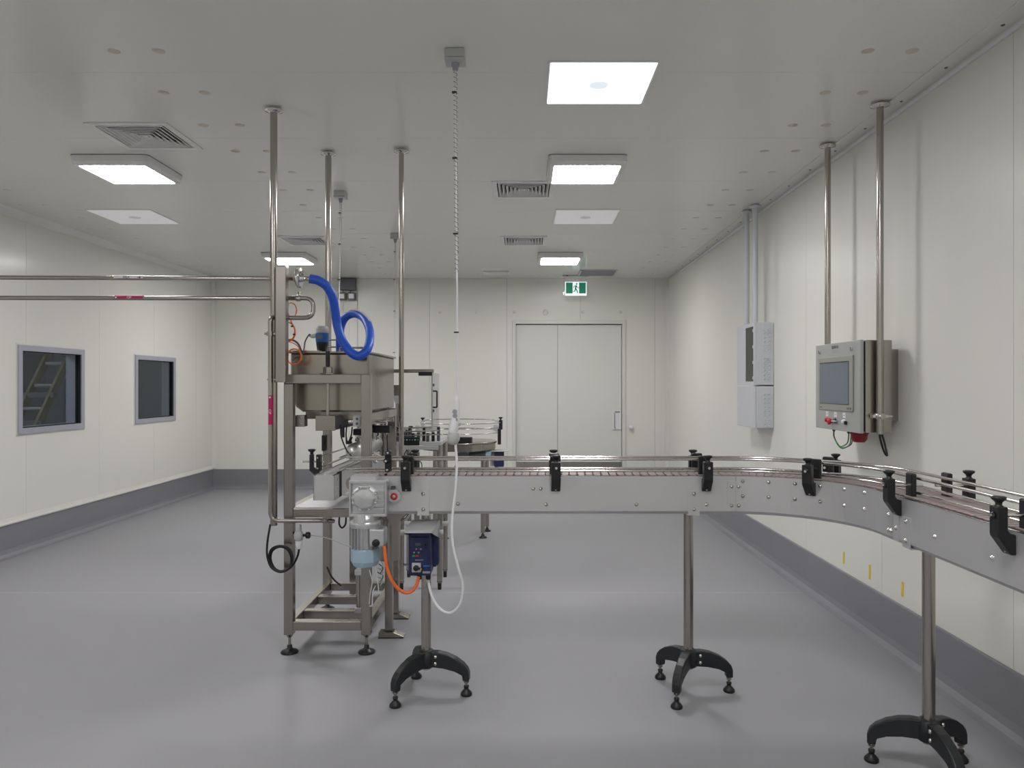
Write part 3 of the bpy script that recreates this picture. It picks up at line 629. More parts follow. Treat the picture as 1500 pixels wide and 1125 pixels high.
# rail brackets: arm, knob, rod and rail clamp
proto = {}
def bracket(s, side):
    p = off(s, side*HW, ZT); a = path(s)[1]
    rot = a if side > 0 else a+PI                  # local -y points outward
    def put(key, name, mk, m, parent, bev=0.0):
        if key in proto: o = inst(proto[key], name, parent, p, rot) if parent is cv else sub(proto[key], name, parent)
        else:
            if parent is cv: o = local_mesh(mk(), name, m, cv, p, rot, bev)
            else:
                o = mk().build(name, m, None, (0, 0, 0), bev); o.parent = parent; o.location = (0, 0, 0)
            proto[key] = o
        return o
    def sub(src, name, parent):
        o = bpy.data.objects.new(name, src.data); COL.objects.link(o); o.parent = parent
        for md in src.modifiers:
            q = o.modifiers.new('bevel', 'BEVEL'); q.width = md.width; q.segments = md.segments; q.limit_method = 'ANGLE'; q.angle_limit = 0.7
        return o
    prof = [(0.0, -0.07), (0.014, -0.07), (0.02, -0.062), (0.052, -0.018), (0.054, -0.01), (0.054, 0.072), (0.024, 0.072), (0.024, 0.004), (0.016, -0.006), (0.0, -0.01)]
    M = Matrix(((0, 0, 1, 0), (-1, 0, 0, 0), (0, 1, 0, 0), (0, 0, 0, 1)))
    arm = put('arm', 'rail_bracket', lambda: MB().prism(prof, -0.0215, 0.0215, M), 'black', cv, 0.003)
    put('knob', 'knob', lambda: MB().lathe((0, -0.039, 0.07), [(0.013, 0), (0.013, 0.004), (0.009, 0.006), (0.010, 0.014), (0.016, 0.020), (0.021, 0.024), (0.021, 0.031), (0.012, 0.033)], n=14), 'black', arm)
    put('rod', 'rod', lambda: MB().cyl((0, -0.066, 0.045), (0, 0.09, 0.045), 0.006, n=10), 'steel_bright', arm)
    put('clamp', 'rail_clamp', lambda: MB().bx(-0.026, 0.026, 0.036, 0.056, -0.004, 0.093), 'black', arm, 0.006)
    put('cbolt', 'clamp_bolt', lambda: MB().lathe((0, -0.054, 0.045), [(0.011, 0), (0.011, 0.004), (0.007, 0.007), (0.001, 0.008)], (0, -1, 0), 10), 'black', arm)
    put('mark', 'printed_mark', lambda: MB().bx(-0.003, 0.002, -0.0146, -0.0138, -0.066, -0.058).bx(-0.004, 0.003, -0.021, -0.0195, -0.064, -0.061), 'light_grey', arm)
SB = [P(596, 700, YC-HW).x-XA, P(814, 700, YC-HW).x-XA, P(1034, 700, YC-HW).x-XA, S1+S2*0.5, S1+S2+(YC-RC-2.86), S1+S2+(YC-RC-2.20), S1+S2+(YC-RC-1.5)]
for s in SB: bracket(s, 1); bracket(s+(0.0 if s < S1+0.1 else 0.0), -1)
# small black joiners at the left rail ends
for px, py in ((569, 663), (566, 675), (568, 688), (565, 698)):
    c = P(px, py, YC-0.075); o = MB().lathe(c+Vector((0, 0.02, 0)), [(0.013, 0), (0.013, 0.03), (0.009, 0.034)], (0, -1, 0), 14).build('rail_joiner', 'black', cv)
    MB().lathe(c+Vector((0, -0.014, 0)), [(0.006, 0), (0.006, 0.004), (0.001, 0.006)], (0, -1, 0), 8).build('joiner_screw', 'steel_bright', o)
MB().bx(*(P(565, 0, YC-0.075).x-0.006, P(571, 0, YC-0.075).x+0.006), YC-0.07, YC-0.05, 1.09, 1.165).build('joiner_plate', 'black', cv, bevel=0.004)
# bolts and joint plates
bolt = None
def add_bolt(pos, rot, r=1.0):
    global bolt
    if bolt is None:
        bolt = local_mesh(MB().lathe((0, 0, 0), [(0.0095, -0.001), (0.0095, 0.0015), (0.0068, 0.002), (0.006, 0.006), (0.0015, 0.0075)], (0, -1, 0), 12), 'bolt', 'steel_bright', cv, pos, rot)
        return bolt
    return inst(bolt, 'bolt', cv, pos, rot)
YFp = YC-HW
for px, py in ((671, 738), (781, 716), (792, 716), (800, 739), (932, 739), (1035, 739)): add_bolt(P(px, py, YFp), 0)
def plate_on(s0, s1, n, z0, z1, bolts, name='joint_plate'):
    strip(MB(), s0, s1, HW, HW+0.004, z0, z1).build(name, 'steel_plate', cv)
    for s, z in bolts: add_bolt(off(s, HW+0.004, z), path(s)[1])
sc = S1+0.05
plate_on(sc-0.047, sc-0.004, 1, 0.905, 1.045, [(sc-0.025, 1.02), (sc-0.025, 0.93)]); plate_on(sc, sc+0.03, 1, 0.905, 1.045, [(sc+0.016, 1.02), (sc+0.016, 0.93)])
for k in range(6):
    s = S1+0.09+0.145*k
    for z in (1.045, 0.975): add_bolt(off(s, HW, z), path(s)[1])
plate_on(SJ+0.012, SJ+0.055, 1, 0.895, 1.03, [(SJ+0.034, 0.945)]); 
for z in (1.03, 0.985, 0.925): add_bolt(off(SJ-0.03, HW, z), -PI/2)
add_bolt(off(SJ-0.012, HW, 0.925), -PI/2)
for s in (SJ+0.3, SJ+0.62, SJ+1.2): add_bolt(off(s, HW, 0.965), -PI/2)
# tripod stands
LP = [(0.0, 0.205), (0.06, 0.206), (0.105, 0.198), (0.15, 0.18), (0.188, 0.155), (0.208, 0.132), (0.216, 0.11), (0.216, 0.072), (0.184, 0.072), (0.181, 0.098), (0.145, 0.115), (0.09, 0.127), (0.04, 0.131), (0.0, 0.131)]
legs = {}
def stand(x, y, angs, ztop, clamp_s):
    pole = MB().cyl((x, y, 0.118), (x, y, ztop), 0.0235, n=24).build('support_stand', 'steel', cv)
    def put(key, name, mk, m, a, bev=0.0):
        if key not in legs:
            legs[key] = mk().build(name, m, None, (0, 0, 0), bev); o = legs[key]
        else:
            o = bpy.data.objects.new(name, legs[key].data); COL.objects.link(o)
            for md in legs[key].modifiers:
                q = o.modifiers.new('bevel', 'BEVEL'); q.width = md.width; q.segments = md.segments; q.limit_method = 'ANGLE'; q.angle_limit = 0.7
        o.parent = pole; o.location = Vector((x, y, 0))-Vector(cv['_o']); o.rotation_euler = (0, 0, a)
    put('hub', 'hub', lambda: MB().lathe((0, 0, 0), [(0.024, 0.128), (0.04, 0.13), (0.042, 0.17), (0.038, 0.205), (0.03, 0.212), (0.0245, 0.212)], n=20), 'black_casting', 0)
    M = Matrix(((1, 0, 0, 0), (0, 0, -1, 0), (0, 1, 0, 0), (0, 0, 0, 1)))
    def leg():
        mb = MB(); n = len(LP); vs = []
        for sgn in (-1, 1):
            for r, z in LP: vs.append((r, sgn*(0.0235-0.004*(r/0.216)), z))
        return mb.add(vs, [tuple(range(n-1, -1, -1)), tuple(range(n, 2*n))]+[(i, (i+1) % n, n+(i+1) % n, n+i) for i in range(n)])
    for d in angs:
        a = math.radians(d)
        put('leg', 'tripod_leg', leg, 'black_casting', a, 0.006)
        put('rod', 'foot_rod', lambda: MB().cyl((0.2, 0, 0.035), (0.2, 0, 0.075), 0.0055, n=10).lathe((0.2, 0, 0), [(0.014, 0.066), (0.012, 0.06), (0.007, 0.056)], n=10), 'steel', a)
        put('pad', 'levelling_foot', lambda: MB().lathe((0.2, 0, 0), [(0.026, 0.0), (0.0285, 0.004), (0.027, 0.013), (0.017, 0.024), (0.0105, 0.03), (0.0105, 0.036), (0.0125, 0.038), (0.0125, 0.047), (0.008, 0.05)], n=18), 'black', a)
        for zb in (0.185, 0.152): put('lb%g' % zb, 'leg_bolt', lambda: MB().lathe((0.052, -0.0225, zb), [(0.009, 0), (0.009, 0.002), (0.006, 0.006), (0.001, 0.007)], (0, -1, 0), 12), 'steel_bright', a)
    s = clamp_s
    strip(MB(), s-0.027, s+0.027, HW, HW+0.005, ZB_-0.003, 1.0).build('stand_plate', 'steel_plate', cv)
    strip(MB(), s-0.03, s+0.03, -0.05, HW, ZB_-0.006, ZB_-0.0005).build('stand_bracket', 'steel_plate', cv)
    for z in (0.985, 0.912): add_bolt(off(s, HW+0.005, z), path(s)[1])
stand(-0.475, 3.612, (-128, -8, 112), ZB_, -0.475-XA)
stand(0.805, 3.618, (-118, 2, 122), ZB_, 0.805-XA)
stand(1.565, 2.862, (-90, 27, 152), ZB_, S1+S2+(YC-RC-2.80))
# ------------------------------------------------------------------ gear motor hanging at the left end
t = thing('gear_motor', 'cast aluminium gear motor with pale blue fan cover at the conveyor end', 'motor', (-0.73, 3.43, 0.668))
Yg = 3.40; a = P(512, 705, Yg); b = P(565, 756, Yg)
MB().bx(a.x, b.x, Yg+0.01, YFp-0.002, b.z, a.z).build('gearbox', 'aluminium', t, bevel=0.012)
for k in range(5): z = a.z-0.045-0.02*k; MB().bx(b.x-0.052, b.x-0.004, Yg-0.006, Yg+0.012, z-0.003, z+0.003).build('gearbox_rib', 'aluminium', t)
MB().bx(a.x-0.004, b.x+0.004, Yg, Yg+0.02, a.z-0.012, a.z+0.004).bx(a.x-0.004, b.x+0.004, Yg, Yg+0.02, b.z-0.004, b.z+0.01).bx(b.x-0.006, b.x+0.004, Yg, Yg+0.02, b.z, a.z).bx(a.x-0.004, a.x+0.006, Yg, Yg+0.02, b.z, a.z).build('gearbox_rim', 'aluminium', t, bevel=0.004)
c = P(534, 730, Yg)
cov = MB().lathe(c+Vector((0, 0.012, 0)), [(0.062, 0.0), (0.062, 0.016), (0.052, 0.02), (0.05, 0.026), (0.044, 0.032), (0.02, 0.036), (0.001, 0.037)], (0, -1, 0), 10).build('gear_cover', 'aluminium', t, bevel=0.002)
for k in range(8):
    an = 2*PI*(k+0.5)/8; q = c+Vector((math.cos(an)*0.055, -0.004, math.sin(an)*0.055))
    MB().lathe(q, [(0.0065, 0), (0.0065, 0.005), (0.001, 0.006)], (0, -1, 0), 8).build('cover_screw', 'steel_bright', cov)
MB().bx(P(513, 0, Yg).x, P(550, 0, Yg).x, 3.41, 3.504, a.z+0.003, a.z+0.022).build('drive_guard', 'steel_plate', t)
cm = P(535, 770, 3.43); mx_, my_ = cm.x, 3.43
MB().lathe((mx_, my_, 0), [(0.068, 0.845), (0.07, 0.86), (0.07, 0.872), (0.058, 0.876), (0.05, 0.905)], n=24).build('flange', 'aluminium', t)
MB().bx(mx_-0.02, mx_+0.012, my_-0.075, my_-0.05, 0.868, 0.905).build('bracket_tab', 'light_grey', t, bevel=0.004)
MB().lathe((mx_, my_, 0), [(0.05, 0.735), (0.052, 0.85)], n=24).build('motor_body', 'aluminium', t)
fin = None
for k in range(20):
    an = 2*PI*k/20; M = Matrix.Translation((mx_, my_, 0)) @ Matrix.Rotation(an, 4, 'Z')
    MB().bx(0.048, 0.066, -0.0016, 0.0016, 0.742, 0.842, M).build('cooling_fin', 'aluminium', t)
MB().lathe((mx_, my_, 0), [(0.05, 0.664), (0.058, 0.67), (0.0685, 0.69), (0.0685, 0.744), (0.064, 0.748)], n=8).build('fan_cover', 'fan_cover', t, bevel=0.006)
tb = MB().bx(mx_+0.03, mx_+0.1, my_-0.065, my_+0.02, 0.765, 0.845).build('terminal_box', 'aluminium', t, bevel=0.008)
MB().lathe(P(551, 795, my_-0.062), [(0.017, 0), (0.017, 0.012), (0.013, 0.016), (0.002, 0.017)], (0, -1, 0), 18).build('cable_gland', 'black', tb)
q = P(578, 726.5, YFp-0.004)
MB().bx(b.x-0.01, q.x, YFp-0.012, YFp-0.004, q.z-0.028, q.z+0.03).lathe(q+Vector((0, -0.002, 0)), [(0.031, 0), (0.031, 0.012), (0.027, 0.014)], (0, -1, 0), 20).build('torque_arm', 'light_grey', t, bevel=0.001)
MB().lathe(q+Vector((0, -0.015, 0)), [(0.017, 0), (0.016, 0.005), (0.009, 0.006)], (0, -1, 0), 18).build('red_bush', 'red', t)
MB().lathe(q+Vector((0, -0.02, 0)), [(0.008, 0), (0.008, 0.004), (0.001, 0.005)], (0, -1, 0), 10).build('bush_bolt', 'steel_bright', t)
MB().box(P(576, 715, YFp-0.004), (0.022, 0.008, 0.02)).build('sensor_pad', 'dark_grey', t, bevel=0.002)
# orange motor cable and thin air line
mb = MB().tube(spline([P(563, 800, 3.37), P(564.5, 815, 3.36), P(567, 832, 3.36), P(573, 848, 3.36), P(582, 861, 3.37), P(593, 868, 3.38), P(603, 866, 3.39), P(610, 857, 3.4), P(613, 845, 3.4)]), 0.0078, 12)
tag(mb.build('motor_cable', 'cable_orange'), 'thick orange cable sagging between the gear motor and blue speed drive', 'cable')
# ------------------------------------------------------------------ blue speed drive under a steel hood
t = thing('speed_drive', 'dark blue motor speed drive under a steel hood on the left tripod pole', 'motor drive', (-0.478, 3.48, 0.615))
x0, x1 = P(598, 0, 3.42).x, P(631, 0, 3.42).x
MB().bx(x0, x1, 3.42, 3.53, 0.618, 0.826).build('drive_body', 'drive_blue', t, bevel=0.008)
MB().bx(x0-0.006, x1+0.016, 3.50, 3.575, 0.64, 0.826).build('heat_sink', 'drive_blue', t, bevel=0.004)
for k in range(4): MB().bx(x1+0.016, x1+0.024, 3.505+0.018*k, 3.51+0.018*k, 0.65, 0.82).build('heat_sink_fin', 'drive_blue', t)
MB().bx(x0+0.004, x1-0.004, 3.575, 3.586, 0.66, 0.82).build('mounting_plate', 'steel_plate', t)
fp = MB().bx(x0+0.008, x1-0.008, 3.412, 3.422, 0.64, 0.80).build('front_panel', 'drive_blue', t, bevel=0.006)
zz = lambda py: P(0, py, 3.41).z
xx = lambda px: P(px, 0, 3.41).x
MB().bx(xx(608), xx(616), 3.409, 3.413, zz(799.5), zz(795.5)).build('display', 'lcd', fp)
for i in range(4):
    for j in range(2): MB().lathe((xx(606.5+3.3*i), 3.412, zz(804.5+5*j)), [(0.0042, 0), (0.004, 0.002), (0.001, 0.0025)], (0, -1, 0), 10).build('key', 'grey_plastic' if (i+j) % 2 else 'drive_blue', fp)
MB().bx(xx(604), xx(608), 3.4095, 3.413, zz(815.5), zz(813)).build('run_key', 'green', fp); MB().bx(xx(609), xx(613), 3.4095, 3.413, zz(815.5), zz(813)).build('stop_key', 'red', fp)
MB().bx(xx(608), xx(620), 3.411, 3.413, zz(821), zz(820)).build('printed_line', 'grey_plastic', fp)
MB().bx(xx(620), xx(629), 3.411, 3.413, zz(830), zz(828.5)).build('printed_line', 'blue_sensor', fp)
MB().bx(xx(619), xx(630), 3.411, 3.413, zz(840), zz(837)).build('printed_line', 'grey_plastic', fp)
MB().lathe((xx(624), 3.412, zz(798)), [(0.006, 0), (0.005, 0.005), (0.001, 0.006)], (0, -1, 0), 12).build('speed_dial', 'black', fp)
sw = MB().bx(xx(603.5), xx(616.5), 3.403, 3.413, zz(838), zz(824.5)).build('switch_plate', 'light_grey', t, bevel=0.002)
MB().lathe((xx(610), 3.403, zz(831.5)), [(0.0135, 0), (0.0135, 0.006), (0.011, 0.014), (0.002, 0.015)], (0, -1, 0), 18).build('switch_knob', 'black', sw)
MB().box((xx(615), 3.395, zz(831.5)), (0.018, 0.012, 0.009), Matrix.Rotation(0.25, 3, 'Y')).build('switch_lever', 'black', sw, bevel=0.002)
MB().box((xx(617.5), 3.389, zz(832)), (0.004, 0.003, 0.01)).build('switch_pointer', 'yellow', sw)
for px in (613, 626): MB().lathe((xx(px), 3.44, 0.618), [(0.009, -0.02), (0.012, -0.016), (0.012, 0)], n=12).build('cable_gland', 'black', t)
MB().bx(x0-0.004, x0+0.006, 3.42, 3.44, 0.612, 0.63).build('foot_clip', 'black', t)
hx0, hx1 = -0.536, -0.405
mb = MB().bx(hx0, hx1, 3.31, 3.587, 0.846, 0.849).bx(hx0, hx1, 3.584, 3.587, 0.76, 0.846)
for x in (hx0, hx1-0.003):
    mb.add([(x, 3.31, 0.846), (x, 3.585, 0.846), (x, 3.585, 0.76), (x, 3.31, 0.835), (x+0.003, 3.31, 0.846), (x+0.003, 3.585, 0.846), (x+0.003, 3.585, 0.76), (x+0.003, 3.31, 0.835)], [(0, 1, 2, 3), (4, 5, 6, 7), (0, 1, 5, 4), (1, 2, 6, 5), (2, 3, 7, 6), (3, 0, 4, 7)])
mb.bx(hx0, hx1, 3.31, 3.313, 0.838, 0.846)
mb.build('hood', 'steel_plate', t)
# ------------------------------------------------------------------ filling machine
fm = thing('filling_machine', 'stainless filling machine frame carrying a square tank at left', 'machine', (-1.1, 4.55, 0))
LX0, LX1, RX0, RX1 = -1.338, -1.286, -0.906, -0.854
FY0, FY1, BY0, BY1 = 4.128, 4.178, 4.93, 4.98
for x0, x1, y0, y1, zt in ((LX0, LX1, FY0, FY1, 1.508), (RX0, RX1, FY0, FY1, 1.56), (LX0, LX1, BY0, BY1, 1.508), (RX0, RX1, BY0, BY1, 1.345)):
    MB().bx(x0, x1, y0, y1, 0.105, zt).build('frame_leg', 'steel_frame', fm, bevel=0.004)
    cx, cy = (x0+x1)/2, (y0+y1)/2
    f_ = MB().lathe((cx, cy, 0), [(0.047, 0), (0.049, 0.004), (0.045, 0.012), (0.022, 0.022), (0.014, 0.028), (0.014, 0.042), (0.01, 0.046)], n=24).build('levelling_foot', 'black', fm)
    MB().cyl((cx, cy, 0.04), (cx, cy, 0.107), 0.008, n=12).lathe((cx, cy, 0.088), [(0.012, 0), (0.022, 0.017)], n=12).build('foot_rod', 'steel', f_)
bar = lambda x0, x1, y0, y1, z0, z1, nm='crossbar': MB().bx(x0, x1, y0, y1, z0, z1).build(nm, 'steel_frame', fm, bevel=0.004)
bar(LX0, RX0, FY0, FY1, 1.508, 1.56); bar(LX0, LX1, FY1, BY1, 1.508, 1.56, 'side_rail'); bar(RX0, RX1, FY1, BY0, 1.29, 1.34, 'side_rail')
bar(LX1, RX0, FY0, FY1, 0.762, 0.812); bar(LX0, LX1, FY1, BY0, 0.762, 0.812, 'side_rail'); bar(RX0, RX1, FY1, BY0, 0.762, 0.812, 'side_rail')
for y in (FY0, 4.33, 4.62, BY0): bar(LX1, RX0, y, y+0.05, 0.13, 0.182)
bar(LX0, LX1, FY1, BY0, 0.13, 0.182, 'side_rail'); bar(RX0, RX1, FY1, BY0, 0.13, 0.182, 'side_rail')
MB().bx(LX1+0.002, RX0-0.002, FY0+0.01, BY0, 0.812, 0.816).build('drip_tray', 'steel_plate', fm)
MB().bx(-1.358, -1.302, 4.05, 4.106, 1.515, 2.152).build('pipe_post', 'steel_frame', fm, bevel=0.004)
MB().bx(-1.358, -1.302, 4.05, 4.106, 2.152, 2.156).build('post_cap', 'steel_bright', fm)
MB().bx(-1.338, -1.302, 4.106, FY0+0.02, 1.515, 1.556).build('post_bracket', 'steel_frame', fm)
# tank
TX0, TX1, TY0, TY1, TZ0, TZ1 = -1.345, -0.892, 4.27, 5.10, 1.345, 1.684
prof = [(TX0, TZ1), (TX0, TZ0+0.10), (TX0+0.03, TZ0+0.03), (TX0+0.07, TZ0), (TX1, TZ0), (TX1, TZ1)]
Mp = Matrix(((1, 0, 0, 0), (0, 0, 1, 0), (0, 1, 0, 0), (0, 0, 0, 1)))
tank = MB().prism(prof, TY0, TY1, Mp).build('tank', 'steel_tank', fm, bevel=0.01)
MB().bx(TX0-0.008, TX1+0.012, TY0-0.012, TY1+0.012, TZ1-0.002, TZ1+0.01).build('tank_lid', 'steel_tank', tank, bevel=0.003)
MB().bx(TX0+0.02, TX0+0.17, TY0-0.02, TY0+0.05, TZ1+0.008, TZ1+0.014).build('lid_catch', 'steel', tank)
MB().tube(fillet([(-1.13, 4.55, TZ1+0.008), (-1.13, 4.55, TZ1+0.045), (-0.955, 4.55, TZ1+0.045), (-0.955, 4.55, TZ1+0.008)], 0.015), 0.006, 8).build('lid_handle', 'steel', tank)
MB().bx(-1.14, -0.94, 4.6, 4.66, TZ1+0.008, TZ1+0.02).build('lid_hinge', 'steel', tank)
MB().bx(LX1, TX1-0.02, TY0+0.1, TY1-0.05, 1.30, TZ0).build('tank_cradle', 'steel_frame', fm)
MB().cyl((-1.098, 4.153, 1.556), (-1.098, 4.153, 1.69), 0.0125, n=14).build('adjusting_screw', 'black', fm)
MB().lathe((-1.098, 4.153, 1.56), [(0.042, 0), (0.042, 0.006), (0.027, 0.008), (0.027, 0.04), (0.016, 0.044)], n=6).build('screw_nut', 'steel_frame', fm)
MB().cyl((-1.098, 4.153, 1.33), (-1.098, 4.153, 1.508), 0.0095, n=12).build('adjusting_rod', 'steel', fm)
# level sensor on the lid
c = P(472, 500, 4.5); zb = TZ1+0.01
ss = MB().lathe((c.x, 4.5, zb), [(0.02, 0), (0.02, 0.012), (0.03, 0.014), (0.036, 0.06), (0.036, 0.066)], n=20).build('level_sensor', 'black', fm)
MB().lathe((c.x, 4.5, zb+0.066), [(0.036, 0), (0.039, 0.006), (0.039, 0.05), (0.037, 0.056)], n=20).build('sensor_body', 'blue_sensor', ss)
MB().lathe((c.x, 4.5, zb+0.122), [(0.038, 0), (0.039, 0.02), (0.036, 0.035), (0.03, 0.041)], n=20).build('sensor_cap', 'light_grey', ss)
MB().lathe((c.x-0.036, 4.49, zb+0.105), [(0.014, 0), (0.014, 0.022), (0.008, 0.034)], (-1, 0, -0.1), 12).build('sensor_gland', 'light_grey', ss)
MB().tube(spline([(c.x-0.07, 4.49, zb+0.1), P(453, 490, 4.48), P(447, 500, 4.46), P(445, 512, 4.4), P(440, 520, 4.3), P(428, 527, 4.2)]), 0.0045, 8).build('sensor_lead', 'dark_grey', ss)
MB().bx(c.x-0.022, c.x+0.014, 4.455, 4.461, zb+0.085, zb+0.108).build('sensor_label', 'box_grey', ss)
# stainless valve rod beside the hose
c = P(492, 500, 4.66)
vl = MB().cyl((c.x+0.04, 4.66, TZ1+0.01), (c.x+0.04, 4.66, TZ1+0.17), 0.006, n=8).build('lid_valve', 'steel', tank)
for z in (0.055, 0.1): MB().cyl((c.x-0.06, 4.66, TZ1+z), (c.x+0.06, 4.66, TZ1+z), 0.005, n=8).build('valve_bar', 'steel_bright', vl)
# valve beam and parts below the tank
a = P(462, 609, 4.2); b = P(491, 631, 4.2)
MB().bx(a.x, b.x, 4.2, 4.206, b.z, a.z).build('beam_end', 'steel_frame', fm, bevel=0.002)
MB().bx(a.x+0.003, b.x-0.003, 4.206, 4.9, b.z+0.003, a.z-0.003).build('valve_beam', 'dark_grey', fm)
a = P(431, 608, 4.2); b = P(447, 625, 4.2)
jb = MB().bx(a.x, b.x, 4.19, 4.25, b.z, a.z).build('clamp_block', 'steel_frame', fm, bevel=0.003)
for dz in (0.016, 0.05): MB().lathe((b.x-0.02, 4.19, b.z+dz), [(0.007, 0), (0.006, 0.004), (0.001, 0.005)], (0, -1, 0), 8).build('block_bolt', 'steel_bright', jb)
a = P(518, 609, 4.24); b = P(528, 625, 4.24)
jb = MB().bx(a.x, b.x, 4.22, 4.28, b.z, a.z).build('clamp_block', 'light_grey', fm, bevel=0.003)
for dz in (0.018, 0.045): MB().lathe(((a.x+b.x)/2+0.004, 4.22, b.z+dz), [(0.008, 0), (0.007, 0.004), (0.001, 0.005)], (0, -1, 0), 8).build('block_bolt', 'dark_grey', jb)
MB().cyl((a.x-0.03, 4.25, b.z+0.03), (a.x, 4.25, b.z+0.03), 0.012, n=12).build('air_fitting', 'steel_bright', fm)
# filling heads: nozzles over the product manifold
mfY0, mfY1, mfx, mfz = 4.36, 5.0, -1.0, 1.107
MB().lathe((mfx, mfY0, mfz), [(0.005, -0.026), (0.024, -0.022), (0.04, -0.011), (0.048, 0.0), (0.05, 0.004), (0.05, mfY1-mfY0)], (0, 1, 0), 24).build('manifold', 'steel_satin', fm)
for k in range(3):
    y = 4.44+0.2*k
    nz = MB().lathe((mfx+0.02, y, 0), [(0.02, 1.14), (0.02, 1.17), (0.026, 1.172), (0.026, 1.2)], n=16).build('nozzle', 'steel_bright', fm)
    MB().bx(mfx-0.016, mfx+0.056, y-0.03, y+0.03, 1.2, 1.238).build('nozzle_valve', 'black', nz, bevel=0.004)
    MB().cyl((mfx+0.02, y, 1.238), (mfx+0.02, y, 1.31), 0.018, n=14).build('nozzle_stem', 'steel', nz)
    MB().lathe((mfx-0.035, y-0.03, 1.15), [(0.012, 0), (0.015, 0.004), (0.012, 0.018), (0.004, 0.02)], n=10).build('hand_knob', 'black', nz)
for y in (4.55, 4.78): MB().cyl((mfx+0.03, y, 1.07), (mfx+0.09, y+0.03, 1.02), 0.01, n=10).build('drain_spout', 'steel_bright', fm)
MB().bx(RX0-0.03, RX0+0.07, 4.62, 4.70, 1.20, 1.245).build('cylinder_mount', 'black', fm, bevel=0.004)
for y in (4.36, 4.6): MB().cyl((RX0-0.02, y, 1.285), (RX0+0.1, y, 1.285), 0.014, n=12).build('air_cylinder', 'steel_bright', fm)
for x in (-0.94, -0.965): MB().cyl((x, 5.02, 1.02), (x, 5.02, 1.29), 0.011, n=12).build('guide_column', 'steel', fm)
for k, pts in enumerate(([(499, 622), (500, 640), (508, 660), (515, 668)], [(508, 622), (507, 640), (511, 650), (516, 640)], [(516, 625), (514, 640), (508, 650), (507, 640)])):
    MB().tube(spline([P(x, y, 4.25) for x, y in pts]), 0.0042, 8).build('air_hose', 'black', fm)
MB().lathe(P(502, 633, 4.25), [(0.011, -0.03), (0.011, 0.02), (0.006, 0.03)], n=10).build('hose_fitting', 'black', fm)
# handle on the rear leg, hanging black leads
MB().bx(LX0+0.002, LX1-0.03, BY0-0.035, BY0-0.003, P(0, 660, BY0).z, P(0, 637, BY0).z).build('lever_grip', 'black', fm, bevel=0.004)
MB().tube(spline([P(497, 757, 4.35), P(497, 768, 4.35), P(501, 773, 4.35), P(506, 768, 4.35), P(507, 757, 4.35)]), 0.0055, 8).build('cable_loop', 'black', fm)
MB().tube(spline([P(479, 830, 4.85), P(484, 842, 4.85), P(491, 851, 4.85), P(500, 858, 4.85)]), 0.006, 8).build('cable_loop', 'black', fm)
# pneumatic cylinder and white leads by the right leg
c = P(526, 840, 4.3)
ac = MB().cyl((c.x, 4.3, 0.182), (c.x, 4.3, 0.42), 0.017, n=14).build('lift_cylinder', 'steel', fm)
for z in (0.40, 0.182): MB().bx(c.x-0.022, c.x+0.022, 4.278, 4.322, z, z+0.03).build('cylinder_head', 'aluminium', ac, bevel=0.003)
MB().lathe((c.x, 4.29, 0.455), [(0.012, 0), (0.02, 0.004), (0.02, 0.02), (0.01, 0.028)], n=10).build('cylinder_cap', 'dark_grey', ac)
for pts in ([(541, 835), (545, 852), (542, 872), (541, 885)], [(550, 830), (553, 850), (555, 868)], [(550, 858), (546, 868), (545, 886), (541, 888)]):
    MB().tube(spline([P(x, y, 4.12) for x, y in pts]), 0.003, 6).build('white_lead', 'white_plastic', fm)
for k in range(5): MB().tube(spline([P(556-k, 820+6*k, 4.3), P(561, 826+6*k, 4.32), P(557, 834+6*k, 4.3)]), 0.003, 6).build('wire_bundle', 'dark_grey' if k % 2 else 'light_grey', fm)
# product pump: funnel, column and two flat feet right of the frame
pm = thing('product_pump', 'small stainless pump column with angled flat feet behind the gear motor', 'pump', (-0.82, 4.6, 0))
MB().lathe((-0.80, 4.42, 0), [(0.06, 0.46), (0.064, 0.47), (0.064, 0.66), (0.075, 0.70), (0.125, 0.745), (0.125, 0.80), (0.12, 0.802)], n=28).build('funnel', 'steel', pm)
MB().tube(fillet([(-0.745, 4.42, 0.69), (-0.70, 4.4, 0.70), (-0.67, 4.38, 0.745), (-0.67, 4.38, 0.78)], 0.03), 0.009, 10).build('side_pipe', 'steel_bright', pm)
MB().bx(-0.825, -0.78, 4.40, 4.445, 0.04, 0.47).build('column', 'steel_frame', pm, bevel=0.003)
MB().bx(-0.845, -0.805, 4.755, 4.795, 0.03, 0.75).build('column', 'steel_frame', pm, bevel=0.003)
MB().bx(-0.845, -0.80, 4.44, 4.76, 0.44, 0.48).build('tie_bar', 'steel_frame', pm, bevel=0.003)
for x, y in ((-0.80, 4.42), (-0.825, 4.775)):
    mb = MB(); vs = []
    for s_ in (-0.035, 0.035): vs += [(x-0.06, y+s_, 0.003), (x+0.09, y+s_, 0.003), (x+0.09, y+s_, 0.009), (x+0.03, y+s_, 0.034), (x-0.06, y+s_, 0.034)]
    mb.add(vs, [(0, 1, 2, 3, 4), (5, 6, 7, 8, 9)]+[(i, (i+1) % 5, 5+(i+1) % 5, 5+i) for i in range(5)])
    mb.build('flat_foot', 'steel_frame', pm, bevel=0.002)
    MB().bx(x-0.062, x+0.088, y-0.037, y+0.037, 0.0, 0.004).build('foot_pad', 'rubber', pm)
